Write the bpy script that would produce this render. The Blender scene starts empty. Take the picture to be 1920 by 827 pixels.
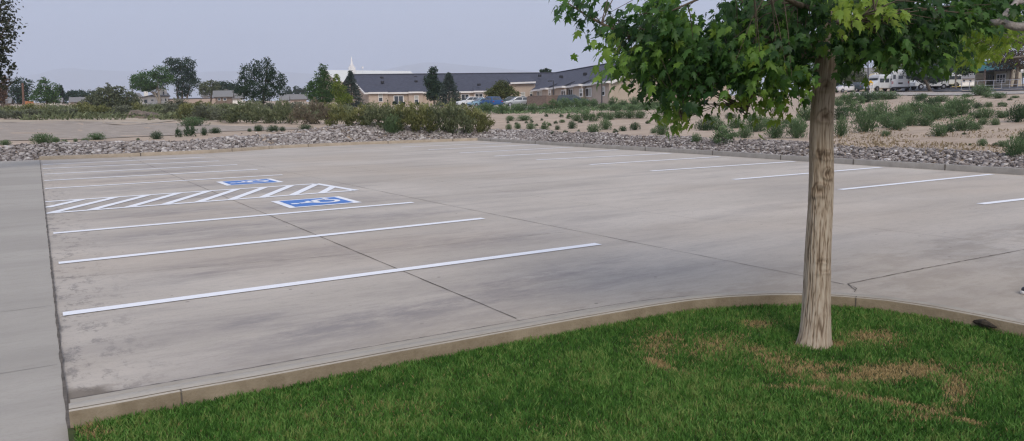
import bpy, bmesh, math, random
import numpy as np
from mathutils import Vector, noise as mnoise
random.seed(7); rng = np.random.default_rng(11)
S = bpy.context.scene; COL = S.collection
PI = math.pi
# ---------------------------------------------------------------- camera calibration (measured on the stall lines)
F = 1445.; H = 1.69
R = np.array([[0.8523259, 0.0884655, -0.5154749], [-0.5227531, 0.1131462, -0.8449421], [-0.0164242, 0.9896321, 0.1426831]])
CAM = np.array([0, 0, H])
def ray(px, py): return R @ np.array([(px-960)/F, -(py-413.5)/F, -1.0])
def P(px, py, d): return CAM + ray(px, py)*d                      # point d metres along the camera axis
def G(px, py, z=0.):
    r = ray(px, py); return CAM + r*((z-H)/r[2])
FWD = np.array([0.51547, 0.84494]); FWD /= np.linalg.norm(FWD); RGT = np.array([FWD[1], -FWD[0]])
# kerb lines
BACK = [(-12, 36.0), (0, 36.1), (2.6, 35.7), (6.3, 35.9), (10.1, 38.0), (14.1, 38.6), (17.9, 38.2), (20.9, 37.8)]
RIGHT = [(20.9, 37.8), (20.6, 31.7), (20.25, 25.4), (20.0, 19.6), (19.6, 15.8), (19.4, 12.8), (19.25, 9.6), (19.1, 2), (19.0, -20)]
def yb(x): return np.interp(x, [p[0] for p in BACK], [p[1] for p in BACK])
def xr(y): return np.interp(y, [p[1] for p in RIGHT[::-1]], [p[0] for p in RIGHT[::-1]])
def edist(x, y):
    a = y - yb(x); b = x - xr(y)
    o = np.hypot(np.maximum(a, 0), np.maximum(b, 0))
    return np.where((a <= 0) & (b <= 0), np.maximum(a, b), o)
def sm(t): t = np.clip(t, 0, 1); return t*t*(3-2*t)
HEAP = P(690, 250, 44)[:2]
def tz(x, y):
    x = np.asarray(x, float); y = np.asarray(y, float)
    e = edist(x, y)
    fw = x*FWD[0]+y*FWD[1]; rg = x*RGT[0]+y*RGT[1]
    px = 960 + F*rg/np.maximum(fw, 1.0); px = np.clip(px, -400, 2400)
    s = np.interp(px, [0, 900, 1150, 1500, 1700, 1920], [.0212, .0215, .0245, .0285, .032, .034])
    cap = np.interp(px, [0, 500, 700, 900, 1150, 1500, 1700, 1920], [330, 300, 150, 125, 110, 125, 130, 125])
    bh = np.interp(px, [0, 1000, 1500, 1900], [.50, .48, .40, .30])
    u = np.maximum(e-2.2, 0)
    z = -.06 + (.06+bh)*sm((e-.1)/2.1) + s*np.where(u < cap, u, cap + 8*np.tanh((u-cap)/16))
    h = np.hypot(x-HEAP[0], y-HEAP[1]); z = z + np.where(e > 0, .48*np.exp(-(h/3.0)**2)*sm(e/1.5), 0)
    w = sm((e-3)/6)
    z = z + w*(.05*np.sin(x*.55+1.3*np.sin(y*.21))*np.sin(y*.47+np.sin(x*.17)) + .035*np.sin(x*1.3+y*.9))
    return z
_TD = 16*1.004**np.arange(1012)
def T(px, py):
    r = ray(px, py); p = CAM[None]+r[None]*_TD[:, None]; hit = np.nonzero(p[:, 2] <= tz(p[:, 0], p[:, 1]))[0]
    k = hit[0] if len(hit) else len(_TD)-1; d2 = np.linspace(_TD[max(k-1, 0)], _TD[k], 40); p = CAM[None]+r[None]*d2[:, None]
    hit = np.nonzero(p[:, 2] <= tz(p[:, 0], p[:, 1]))[0]; k = hit[0] if len(hit) else 39; p = p[k]
    return np.array([p[0], p[1], float(tz(p[0], p[1]))]), float(d2[k])
def B(px, d, dz=0):                                               # on the terrain under column px, d away
    p = P(px, 200, d); return np.array([p[0], p[1], float(tz(p[0], p[1]))+dz])
# ---------------------------------------------------------------- materials
MATS = {}
def pmat(name, c1, c2=None, scale=4, rough=.85, attr=False, bump=0, bscale=None, trans=0, metal=0, spec=.3, stretch=(1, 1, 1), rnd=0, world=False, detail=5, c3=None):
    if name in MATS: return MATS[name]
    m = bpy.data.materials.new(name); m.use_nodes = True; MATS[name] = m
    nt = m.node_tree; N = nt.nodes; Lk = nt.links
    b = N['Principled BSDF']; b.inputs['Roughness'].default_value = rough; b.inputs['Metallic'].default_value = metal
    b.inputs['Specular IOR Level'].default_value = spec
    c2 = c2 or c1
    if world: co = N.new('ShaderNodeNewGeometry').outputs['Position']
    else: co = N.new('ShaderNodeTexCoord').outputs['Object']
    mp = N.new('ShaderNodeMapping'); mp.inputs['Scale'].default_value = stretch; Lk.new(co, mp.inputs['Vector'])
    tx = N.new('ShaderNodeTexNoise'); tx.inputs['Scale'].default_value = scale; tx.inputs['Detail'].default_value = detail; tx.inputs['Roughness'].default_value = .65
    Lk.new(mp.outputs[0], tx.inputs['Vector'])
    rp = N.new('ShaderNodeValToRGB'); rp.color_ramp.elements[0].color = (*c1, 1); rp.color_ramp.elements[1].color = (*c2, 1)
    if c3: e = rp.color_ramp.elements.new(.5); e.color = (*c3, 1)
    if attr:
        at = N.new('ShaderNodeAttribute'); at.attribute_name = 'var'
        ad = N.new('ShaderNodeMath'); ad.operation = 'MULTIPLY_ADD'; ad.inputs[1].default_value = .3; Lk.new(tx.outputs['Fac'], ad.inputs[0])
        sb = N.new('ShaderNodeMath'); sb.operation = 'SUBTRACT'; Lk.new(at.outputs['Fac'], sb.inputs[0]); sb.inputs[1].default_value = .15
        Lk.new(sb.outputs[0], ad.inputs[2]); Lk.new(ad.outputs[0], rp.inputs[0])
        rp.color_ramp.elements[0].position = 0; rp.color_ramp.elements[-1].position = 1
    else:
        rp.color_ramp.elements[0].position = .3; rp.color_ramp.elements[-1].position = .7
        Lk.new(tx.outputs['Fac'], rp.inputs[0])
    out = rp.outputs[0]
    if rnd:
        oi = N.new('ShaderNodeObjectInfo'); hs = N.new('ShaderNodeHueSaturation')
        mr = N.new('ShaderNodeMapRange'); mr.inputs['To Min'].default_value = 1-rnd; mr.inputs['To Max'].default_value = 1+rnd
        Lk.new(oi.outputs['Random'], mr.inputs['Value']); Lk.new(mr.outputs[0], hs.inputs['Value'])
        mr2 = N.new('ShaderNodeMapRange'); mr2.inputs['To Min'].default_value = .5-.04*rnd/.2; mr2.inputs['To Max'].default_value = .5+.03*rnd/.2
        m7 = N.new('ShaderNodeMath'); m7.operation = 'MULTIPLY'; m7.inputs[1].default_value = 7.31; fr = N.new('ShaderNodeMath'); fr.operation = 'FRACT'
        Lk.new(oi.outputs['Random'], m7.inputs[0]); Lk.new(m7.outputs[0], fr.inputs[0]); Lk.new(fr.outputs[0], mr2.inputs['Value']); Lk.new(mr2.outputs[0], hs.inputs['Hue'])
        Lk.new(out, hs.inputs['Color']); out = hs.outputs[0]
    Lk.new(out, b.inputs['Base Color'])
    if bump:
        t2 = N.new('ShaderNodeTexNoise'); t2.inputs['Scale'].default_value = bscale or scale*6; t2.inputs['Detail'].default_value = 6
        Lk.new(mp.outputs[0], t2.inputs['Vector'])
        bp = N.new('ShaderNodeBump'); bp.inputs['Strength'].default_value = bump; bp.inputs['Distance'].default_value = .02
        Lk.new(t2.outputs['Fac'], bp.inputs['Height']); Lk.new(bp.outputs[0], b.inputs['Normal'])
    if trans:
        tr = N.new('ShaderNodeBsdfTranslucent'); Lk.new(out, tr.inputs['Color']); mx = N.new('ShaderNodeMixShader'); mx.inputs[0].default_value = trans
        Lk.new(b.outputs[0], mx.inputs[1]); Lk.new(tr.outputs[0], mx.inputs[2]); Lk.new(mx.outputs[0], N['Material Output'].inputs['Surface'])
    return m
# ---------------------------------------------------------------- mesh helpers
WL = {}
class MB:
    def __init__(s): s.v = []; s.f = []; s.a = []
    def add(s, vs, fs, var=.5):
        n = len(s.v); s.v += [tuple(map(float, p)) for p in vs]; s.f += [tuple(n+i for i in f) for f in fs]
        s.a += list(var) if hasattr(var, '__len__') else [var]*len(vs)
    def box(s, c, size, rot=0, var=.5, taper=1.):
        x, y, z = [k/2 for k in size]; ca, sa = math.cos(rot), math.sin(rot); vs = []
        for dz in (-1, 1):
            t = taper if dz > 0 else 1
            for dx, dy in ((-1, -1), (1, -1), (1, 1), (-1, 1)):
                a, b = dx*x*t, dy*y*t; vs.append((c[0]+a*ca-b*sa, c[1]+a*sa+b*ca, c[2]+dz*z))
        s.add(vs, [(0, 3, 2, 1), (4, 5, 6, 7), (0, 1, 5, 4), (1, 2, 6, 5), (2, 3, 7, 6), (3, 0, 4, 7)], var)
    def tube(s, pts, rad, n=8, var=.5, cap=True):
        pts = [np.array(p, float) for p in pts]; vs = []; u = None
        for i, p in enumerate(pts):
            t = pts[min(i+1, len(pts)-1)]-pts[max(i-1, 0)]; t /= np.linalg.norm(t)+1e-9
            if u is None: u = np.cross(t, (0, 0, 1) if abs(t[2]) < .9 else (1, 0, 0))
            u = u - t*u.dot(t); u /= np.linalg.norm(u)+1e-9; w = np.cross(t, u)
            r = rad[i] if hasattr(rad, '__len__') else rad
            for k in range(n): a = 2*PI*k/n; vs.append(p+r*(math.cos(a)*u+math.sin(a)*w))
        fs = []
        for i in range(len(pts)-1):
            for k in range(n): fs.append((i*n+k, i*n+(k+1) % n, (i+1)*n+(k+1) % n, (i+1)*n+k))
        if cap: fs.append(tuple(range(n))[::-1]); fs.append(tuple((len(pts)-1)*n+k for k in range(n)))
        s.add(vs, fs, var)
    def prism(s, poly, z0, z1, var=.5):                           # poly: xy points ccw
        n = len(poly); vs = [(p[0], p[1], z0) for p in poly]+[(p[0], p[1], z1) for p in poly]
        s.add(vs, [tuple(range(n))[::-1], tuple(range(n, 2*n))]+[(i, (i+1) % n, n+(i+1) % n, n+i) for i in range(n)], var)
    def slab(s, quad, th, var=.5):                                # quad of 3d points thickened along its normal (downwards)
        q = [np.array(p, float) for p in quad]; nn = np.cross(q[1]-q[0], q[2]-q[0]); nn /= np.linalg.norm(nn)
        if nn[2] < 0: q = q[::-1]; nn = -nn
        k = len(q); vs = q+[p-nn*th for p in q]
        s.add(vs, [tuple(range(k)), tuple(range(k, 2*k))[::-1]]+[(i, k+i, k+(i+1) % k, (i+1) % k) for i in range(k)], var)
    def build(s, name, mat, parent=None, smooth=False, local=False):
        v = np.array(s.v, float)
        if parent is not None and not local: v = v-WL.get(parent.name, np.zeros(3))
        return mesh_np(name, v, s.f, mat, parent, s.a, smooth)
def mesh_np(name, v, faces, mat, parent=None, var=None, smooth=False):
    me = bpy.data.meshes.new(name)
    if isinstance(faces, np.ndarray):
        k = faces.shape[1]; nf = len(faces)
        me.vertices.add(len(v)); me.vertices.foreach_set('co', v.astype(np.float32).ravel())
        me.loops.add(nf*k); me.loops.foreach_set('vertex_index', faces.astype(np.int32).ravel())
        me.polygons.add(nf); me.polygons.foreach_set('loop_start', np.arange(0, nf*k, k, dtype=np.int32))
        try: me.polygons.foreach_set('loop_total', np.full(nf, k, dtype=np.int32))
        except Exception: pass
        me.update(calc_edges=True)
    else:
        me.from_pydata([tuple(p) for p in v], [], faces); me.update()
    if var is not None:
        a = me.attributes.new('var', 'FLOAT', 'POINT'); a.data.foreach_set('value', np.asarray(var, np.float32))
    if smooth: me.polygons.foreach_set('use_smooth', np.ones(len(me.polygons), dtype=bool))
    me.materials.append(mat)
    o = bpy.data.objects.new(name, me); COL.objects.link(o)
    if parent is not None: o.parent = parent; WL[o.name] = WL.get(parent.name, np.zeros(3))
    return o
def tag(o, label=None, cat=None, group=None, kind=None):
    if label: o['label'] = label
    if cat: o['category'] = cat
    if group: o['group'] = group
    if kind: o['kind'] = kind
    return o
def empty(name, loc, label, cat, group=None, rz=0):
    o = bpy.data.objects.new(name, None); COL.objects.link(o); o.location = loc; o.rotation_euler = (0, 0, rz)
    o.empty_display_size = .2; WL[o.name] = np.array(loc, float); tag(o, label, cat, group); return o
def copy_tree(o, parent=None):
    c = o.copy(); COL.objects.link(c)
    if parent is not None: c.parent = parent
    for ch in list(o.children): copy_tree(ch, c)
    return c
ORD = ['', 'first', 'second', 'third', 'fourth', 'fifth', 'sixth', 'seventh', 'eighth', 'ninth', 'tenth', 'eleventh', 'twelfth', 'thirteenth', 'fourteenth', 'fifteenth', 'sixteenth', 'seventeenth', 'eighteenth', 'nineteenth', 'twentieth', 'twenty-first', 'twenty-second', 'twenty-third', 'twenty-fourth', 'twenty-fifth', 'twenty-sixth', 'twenty-seventh', 'twenty-eighth', 'twenty-ninth', 'thirtieth']
# ---------------------------------------------------------------- camera
cd = bpy.data.cameras.new('camera'); cam = bpy.data.objects.new('camera', cd); COL.objects.link(cam); S.camera = cam
cd.sensor_width = 36; cd.lens = F/1920*36; cd.clip_end = 60000; cd.clip_start = .05
from mathutils import Matrix
q = Matrix([list(r) for r in R]).to_quaternion(); cam.rotation_mode = 'QUATERNION'; cam.rotation_quaternion = q; cam.location = CAM
# ---------------------------------------------------------------- world and sun
SUN_AZ = math.radians(200); SUN_EL = math.radians(42)       # azimuth measured clockwise from +Y
w = bpy.data.worlds.new('World'); S.world = w; w.use_nodes = True; nt = w.node_tree; N = nt.nodes; bg = N['Background']
sky = N.new('ShaderNodeTexSky'); sky.sky_type = 'NISHITA'; sky.sun_disc = False; sky.sun_elevation = SUN_EL; sky.sun_rotation = SUN_AZ
sky.dust_density = 6; sky.air_density = 1.2; sky.ozone_density = 2
tc = N.new('ShaderNodeTexCoord'); mp = N.new('ShaderNodeMapping'); mp.inputs['Scale'].default_value = (1.2, 1.2, 5); nt.links.new(tc.outputs['Generated'], mp.inputs[0])
nz = N.new('ShaderNodeTexNoise'); nz.inputs['Scale'].default_value = 1.6; nz.inputs['Detail'].default_value = 6; nt.links.new(mp.outputs[0], nz.inputs['Vector'])
rp = N.new('ShaderNodeValToRGB'); rp.color_ramp.elements[0].position = .3; rp.color_ramp.elements[1].position = .75
SKM = 7.15
rp.color_ramp.elements[0].color = (.425*SKM, .505*SKM, .695*SKM, 1); rp.color_ramp.elements[1].color = (.570*SKM, .600*SKM, .735*SKM, 1)
nt.links.new(nz.outputs['Fac'], rp.inputs[0])
mx = N.new('ShaderNodeMixRGB'); mx.inputs[0].default_value = .85; nt.links.new(sky.outputs[0], mx.inputs[1]); nt.links.new(rp.outputs[0], mx.inputs[2])
nt.links.new(mx.outputs[0], bg.inputs[0]); bg.inputs[1].default_value = .12
sl = bpy.data.lights.new('sun', 'SUN'); so = bpy.data.objects.new('sun', sl); COL.objects.link(so)
sl.energy = 1.5; sl.angle = math.radians(24); sl.color = (1, .93, .83)
sd = Vector((math.sin(SUN_AZ)*math.cos(SUN_EL), math.cos(SUN_AZ)*math.cos(SUN_EL), math.sin(SUN_EL)))
so.rotation_euler = sd.to_track_quat('Z', 'Y').to_euler()
S.view_settings.view_transform = 'Standard'; S.view_settings.look = 'None'; S.view_settings.gamma = 1; S.view_settings.exposure = .60
S.cycles.use_denoising = True; S.cycles.denoising_prefilter = 'NONE'; S.cycles.denoising_input_passes = 'RGB_ALBEDO_NORMAL'; S.cycles.filter_width = 1.3
S.cycles.max_bounces = 6; S.cycles.diffuse_bounces = 3; S.cycles.volume_bounces = 1; S.cycles.transparent_max_bounces = 8
# ---------------------------------------------------------------- terrain
m_dirt = pmat('dry_dirt', (.27, .205, .152), (.50, .395, .30), scale=.35, bump=.5, bscale=3, world=True, rough=.95, c3=(.40, .312, .235), stretch=(1, 1, 1), detail=9)
for nd in m_dirt.node_tree.nodes:
    if nd.type == 'MAPPING': nd.vector_type = 'POINT'; nd.inputs['Rotation'].default_value = (0, 0, math.radians(31)); nd.inputs['Scale'].default_value = (.55, 2.6, 1)
    if nd.type == 'TEX_NOISE': nd.inputs['Roughness'].default_value = .75
rr = np.concatenate([np.linspace(2, 80, 170), np.geomspace(81, 900, 120), np.geomspace(950, 9000, 16)]); na = 420
fa = math.atan2(FWD[1], FWD[0]); dense = np.linspace(-.75, .75, 300); rest = np.linspace(.75, 2*PI-.75, 60)[1:-1]
an = fa + np.concatenate([dense, rest]); na = len(an)
gx = np.concatenate([[0], (rr[:, None]*np.cos(an)[None]).ravel()]); gy = np.concatenate([[0], (rr[:, None]*np.sin(an)[None]).ravel()])
gz = tz(gx, gy); behind = (gx*FWD[0]+gy*FWD[1]) < 5; gz = np.where(behind, np.minimum(gz, 3), gz); gz[0] = -.06
i0 = np.arange(len(rr)-1)[:, None]*na+1; k0 = np.arange(na)[None]; k1 = (k0+1) % na
quads = np.stack([i0+k0, i0+na+k0, i0+na+k1, i0+k1], -1).reshape(-1, 4)
cen = [(0, 1+(k+1) % na, 1+k)[::-1] for k in range(na)]
g = mesh_np('ground', np.stack([gx, gy, gz], 1), quads, m_dirt, smooth=True); g['kind'] = 'structure'
def struct(o): o['kind'] = 'structure'; return o
def drape(name, top, bot, mat, n=60, m=6, dz=.03):
    """a ground sheet lying on the terrain between two edge lines"""
    xs = np.linspace(0, 1, n); V = []
    def at(l, t):
        ts = np.linspace(0, 1, len(l)); return np.interp(t, ts, [p[0] for p in l]), np.interp(t, ts, [p[1] for p in l])
    for t in xs:
        a = T(*at(top, t))[0]; b = T(*at(bot, t))[0]
        for j in range(m+1):
            p = a*(1-j/m)+b*j/m; V.append((p[0], p[1], float(tz(p[0], p[1]))+dz))
    q = [(i*(m+1)+j, i*(m+1)+j+1, (i+1)*(m+1)+j+1, (i+1)*(m+1)+j) for i in range(n-1) for j in range(m)]
    return mesh_np(name, np.array(V), np.array(q), mat, smooth=True)
# ---------------------------------------------------------------- concrete
def concrete(name, base, light, dark, stain, warm=(0, 0, 0)):
    m = bpy.data.materials.new(name); m.use_nodes = True; nt = m.node_tree; N = nt.nodes; L = nt.links; b = N['Principled BSDF']; b.inputs['Roughness'].default_value = .8; b.inputs['Specular IOR Level'].default_value = .35
    geo = N.new('ShaderNodeNewGeometry')
    def noise(sc, st, det=6, ro=.6, off=(0, 0, 0)):
        mp = N.new('ShaderNodeMapping'); mp.inputs['Scale'].default_value = st; mp.inputs['Location'].default_value = off; L.new(geo.outputs['Position'], mp.inputs[0])
        t = N.new('ShaderNodeTexNoise'); t.inputs['Scale'].default_value = sc; t.inputs['Detail'].default_value = det; t.inputs['Roughness'].default_value = ro; L.new(mp.outputs[0], t.inputs['Vector']); return t.outputs['Fac']
    def ramp(f, p0, p1):
        r = N.new('ShaderNodeMapRange'); r.inputs['From Min'].default_value = p0; r.inputs['From Max'].default_value = p1; r.interpolation_type = 'SMOOTHSTEP'; L.new(f, r.inputs['Value']); return r.outputs[0]
    def mul(a, b_):
        r = N.new('ShaderNodeMath'); r.operation = 'MULTIPLY'
        L.new(a, r.inputs[0])
        if isinstance(b_, (int, float)): r.inputs[1].default_value = b_
        else: L.new(b_, r.inputs[1])
        return r.outputs[0]
    def mix(f, a, c):
        r = N.new('ShaderNodeMixRGB'); L.new(f, r.inputs[0])
        for i, k in ((1, a), (2, c)):
            if isinstance(k, tuple): r.inputs[i].default_value = (*k, 1)
            else: L.new(k, r.inputs[i])
        return r.outputs[0]
    c = mix(ramp(noise(.35, (.5, 1, 1), 8), .35, .65), base, light)
    c = mix(mul(ramp(noise(1.5, (.22, 1, 1), 7), .45, .72), .42), c, dark)          # long wipes along the stalls
    c = mix(mul(ramp(noise(14, (.3, 1, 1), 6, .8), .45, .75), .45), c, dark)
    c = mix(mul(ramp(noise(70, (.5, 1, 1), 5, .8), .48, .72), .42), c, dark)
    if stain:
        sep = N.new('ShaderNodeSeparateXYZ'); L.new(geo.outputs['Position'], sep.inputs[0])
        # oil and tyre staining inside the left stalls: two bands per stall (a worn mark, same wherever the light is)
        yy = N.new('ShaderNodeMath'); yy.operation = 'SUBTRACT'; L.new(sep.outputs['Y'], yy.inputs[0]); yy.inputs[1].default_value = 7.57-2.74
        fr = N.new('ShaderNodeMath'); fr.operation = 'MULTIPLY'; L.new(yy.outputs[0], fr.inputs[0]); fr.inputs[1].default_value = 2*PI/2.74
        cs = N.new('ShaderNodeMath'); cs.operation = 'COSINE'; L.new(fr.outputs[0], cs.inputs[0])
        band = ramp(mul(cs.outputs[0], -1.0), -.9, .9)
        xf = ramp(sep.outputs['X'], .1, 1.6); xg = ramp(mul(sep.outputs['X'], -1.0), -7.0, -4.2)
        st = mul(mul(mul(band, xf), xg), ramp(noise(.9, (.35, 1.3, 1), 7, .65, (3, 7, 0)), .34, .62))
        st = mul(st, ramp(noise(4.5, (.5, 1.2, 1), 8, .8, (1, 5, 0)), .30, .62)); c = mix(mul(st, .80), c, (dark[0]*.82, dark[1]*.82, dark[2]*.88))
        # scuffs at the head of the stalls
        hd = mul(ramp(mul(sep.outputs['X'], -1.0), -.9, 0), ramp(noise(7, (1, .5, 1), 6, .75, (9, 2, 0)), .5, .62))
        c = mix(mul(hd, .6), c, (.13, .12, .115))
        cp = G(150, 742); vd = N.new('ShaderNodeVectorMath'); vd.operation = 'DISTANCE'; L.new(geo.outputs['Position'], vd.inputs[0]); vd.inputs[1].default_value = (cp[0]-.02, cp[1]-.06, 0)
        ad_ = N.new('ShaderNodeMath'); ad_.operation = 'ADD'; L.new(vd.outputs['Value'], ad_.inputs[0]); L.new(mul(noise(5, (1, 1, 1), 5, .7, (4, 4, 0)), .25), ad_.inputs[1])
        c = mix(mul(ramp(mul(ad_.outputs[0], -1.0), -.40, -.27), .8), c, (.12, .095, .07))
        jn = mul(ramp(mul(sep.outputs['Y'], -1.0), -5.6, -5.1), ramp(noise(3, (.6, 1, 1), 6, .7, (14, 4, 0)), .42, .62)); c = mix(mul(jn, .35), c, (.20, .165, .13))
        vo = N.new('ShaderNodeTexVoronoi'); vo.inputs['Scale'].default_value = 3.2; L.new(geo.outputs['Position'], vo.inputs['Vector'])
        sp = mul(ramp(mul(vo.outputs['Distance'], -1.0), -.075, -.04), ramp(noise(1.1, (1, 1, 1), 2), .5, .6))
        c = mix(mul(sp, .6), c, (.07, .065, .06))
        wm = ramp(noise(.22, (.6, 1, 1), 4, .5, (20, 3, 0)), .45, .7); c = mix(mul(wm, .35), c, (base[0]*1.12, base[1]*1.03, base[2]*.93))
    L.new(c, b.inputs['Base Color'])
    bp = N.new('ShaderNodeBump'); bp.inputs['Strength'].default_value = .25; bp.inputs['Distance'].default_value = .004; L.new(noise(60, (.4, 1, 1), 6, .7), bp.inputs['Height']); L.new(bp.outputs[0], b.inputs['Normal'])
    return m
m_lot = concrete('lot_concrete', (.412, .362, .304), (.512, .455, .388), (.245, .220, .202), True)
m_walk = concrete('walk_concrete', (.335, .305, .262), (.40, .365, .315), (.265, .242, .21), False)
m_kerb = concrete('kerb_concrete', (.37, .33, .275), (.45, .405, .34), (.25, .215, .17), False)
m_tan = pmat('kerb_dirty', (.17, .132, .085), (.27, .22, .15), scale=5, bump=.4, bscale=60, world=True, rough=.95)
m_joint = pmat('joint_dark', (.065, .055, .045), (.17, .145, .12), scale=9, world=True)
# lawn kerb line (inner edge, beside the grass), from the walk to beyond the frame
LK = [(0.014, 4.55), (.46, 4.54), (1.03, 4.52), (1.87, 4.51), (2.78, 4.49), (3.5, 4.47), (3.95, 4.45), (4.35, 4.41), (4.68, 4.32), (4.98, 4.19), (5.24, 4.01), (5.45, 3.79), (5.6, 3.53), (5.68, 3.24), (5.72, 2.9), (5.74, 2.4), (5.75, 1), (5.75, -8)]
def offset(line, d):
    out = []
    for i, p in enumerate(line):
        a = np.array(line[max(i-1, 0)]); b = np.array(line[min(i+1, len(line)-1)]); t = (b-a)/np.linalg.norm(b-a); out.append((p[0]-t[1]*d, p[1]+t[0]*d))
    return out
def smooth_line(l, n):
    l = np.array(l); d = np.r_[0, np.cumsum(np.hypot(*np.diff(l, axis=0).T))]; s = np.linspace(0, d[-1], n)
    return [(float(np.interp(k, d, l[:, 0])), float(np.interp(k, d, l[:, 1]))) for k in s]
LKs = smooth_line(LK, 160); GUT = offset(LKs, .155); CRK = offset(LKs, .66)
def sweep(name, line, prof, mat, wob=0):                          # prof: list of (offset, z)
    V = []; n = len(prof)
    for i, l in enumerate(line): pass
    offs = [offset(line, o) for o, z in prof]
    for i in range(len(line)):
        for j, (o, z) in enumerate(prof): V.append((offs[j][i][0], offs[j][i][1], z+(wob*mnoise.noise(Vector((line[i][0]*2, line[i][1]*2, j))) if wob else 0)))
    q = np.array([(i*n+j, (i+1)*n+j, (i+1)*n+j+1, i*n+j+1) for i in range(len(line)-1) for j in range(n-1)])
    return mesh_np(name, np.array(V), q, mat)
# lot slab: one sheet
lot_poly = [(0.02, -9), (19.1, -20)]
lot = MB(); out = [(0.012, 36.2)]+[(p[0], p[1]+.12) for p in BACK[1:]]+[(p[0]+.12, p[1]) for p in RIGHT[1:]]+[(0.012, -20)]
lot.add([(p[0], p[1], 0) for p in out], [tuple(range(len(out)))[::-1]])
struct(lot.build('parking_lot', m_lot))
wk = MB(); wk.prism([(-4.2, -12), (0, -12), (0, 36.0), (-4.2, 36.0)], -.2, .018); struct(wk.build('sidewalk', m_walk))
struct(sweep('kerb', LKs, [(0, -.1), (0, .138), (.012, .15), (.13, .15), (.155, .13), (.175, .006)], m_kerb, .003))
struct(sweep('kerb_inner_face', LKs, [(-.006, -.1), (-.006, .141), (.03, .1525), (.031, .149)], m_tan, .003))
struct(sweep('gutter', LKs, [(.17, .0035), (.64, .0045)], m_kerb))
bk = smooth_line(BACK[1:], 60); rk = smooth_line(RIGHT, 110)
def flip(l): return l[::-1]
m_kb = pmat('back_kerb', (.30, .245, .18), (.42, .35, .27), scale=3, world=True, bump=.2)
struct(sweep('back_kerb', bk, [(-.01, -.05), (0.0, .14), (.012, .15), (.15, .15), (.15, -.1)], m_kb, .004))
m_rk = pmat('right_kerb', (.24, .22, .195), (.33, .305, .27), scale=3, world=True, bump=.2)
struct(sweep('right_kerb', rk, [(-.01, -.05), (0.0, .14), (.012, .15), (.15, .15), (.15, -.1)], m_rk, .004))
# joints and cracks in the slab
jm = MB()
def strip(mb, pts, wd, z, jitter=.0, n=60):
    l = smooth_line(pts, n); l = [(p[0]+random.gauss(0, jitter), p[1]+random.gauss(0, jitter)) for p in l]
    a = offset(l, wd/2); b = offset(l, -wd/2); V = []
    for i in range(n):
        k = 1 if not jitter else random.uniform(.45, 1.35)
        ca = (np.array(a[i])+b[i])/2; da = (np.array(a[i])-ca)*k; V += [(*(ca+da), z), (*(ca-da), z)]
    mb.add(V, [(2*i, 2*i+1, 2*i+3, 2*i+2)[::-1] for i in range(n-1)])
strip(jm, [(3.2, 5.2), (3.18, 36)], .012, .004, .002, 160)
strip(jm, [(6.38, 4.45), (6.2, 12), (6.07, 24), (6.0, 36)], .009, .004, .002, 160)
strip(jm, [(6.42, 4.44), (7.6, 4.43), (9.6, 4.36)], .012, .004, .003, 60)
strip(jm, [(6.42, 4.44), (6.25, 4.24)], .009, .004, .002, 8); strip(jm, [(6.42, 4.44), (6.33, 4.28), (6.18, 4.2)], .008, .0045, .002, 10)
strip(jm, [(9.1, -2), (9.75, 4.5), (9.6, 6.4), (8.4, 8.5), (8.2, 12), (8.2, 36)], .005, .004, .003, 220)
strip(jm, [(0.05, 9.3), (3.2, 8.75), (6.2, 8.6)], .006, .004, .003, 90)
strip(jm, [(0, 21.6), (3.2, 21.7), (16, 21.8)], .006, .004, .003, 90)
strip(jm, offset(LKs, .65)[:118], .010, .0055, .003, 260)
strip(jm, [(.006, -6), (.006, 36)], .018, .0205, .0012, 300)
for k in range(4, 14):                                            # kerb joints
    pass
struct(jm.build('expansion_joints', m_joint))
kj = MB()
for s in (5, 52, 64, 84, 110): # vertical joint marks over the lawn kerb
    if s < len(LKs)-1:
        p = np.array(LKs[s]); t = np.array(LKs[s+1])-p; t /= np.linalg.norm(t); nn = np.array([-t[1], t[0]])
        for a, b, z0, z1 in ((-.010, -.0095, 0, .145), (-.009, .03, .1535, .1536)):
            q0 = p+nn*a; q1 = p+nn*b; kj.add([(*(q0-t*.004), z0), (*(q0+t*.004), z0), (*(q1+t*.004), z1), (*(q1-t*.004), z1)], [(0, 1, 2, 3)])
def kerbmark(line, s, up=.152):
    p = np.array(line[s]); t = np.array(line[s+1])-p; t /= np.linalg.norm(t); nn = np.array([-t[1], t[0]])
    q0 = p-nn*.014; kj.add([(*(q0-t*.018), 0), (*(q0+t*.018), 0), (*(q0+t*.018), up), (*(q0-t*.018), up)], [(0, 1, 2, 3)])
for s in (10, 21, 27, 33, 45, 55): kerbmark(bk, s)
for s in (3, 12, 20, 28, 35, 41, 46, 51, 56): kerbmark(rk, s)
struct(kj.build('kerb_joints', m_joint))
wj = MB()
for y in (5.95, 4.15, 7.9, 11.0, 14.2, 18, 22): strip(wj, [(-4.1, y+.0), (-.02, y)], .008, .0205, .002, 30)
struct(wj.build('sidewalk_joints', pmat('joint_soft', (.17, .155, .14), (.25, .23, .21), scale=9, world=True)))
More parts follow.
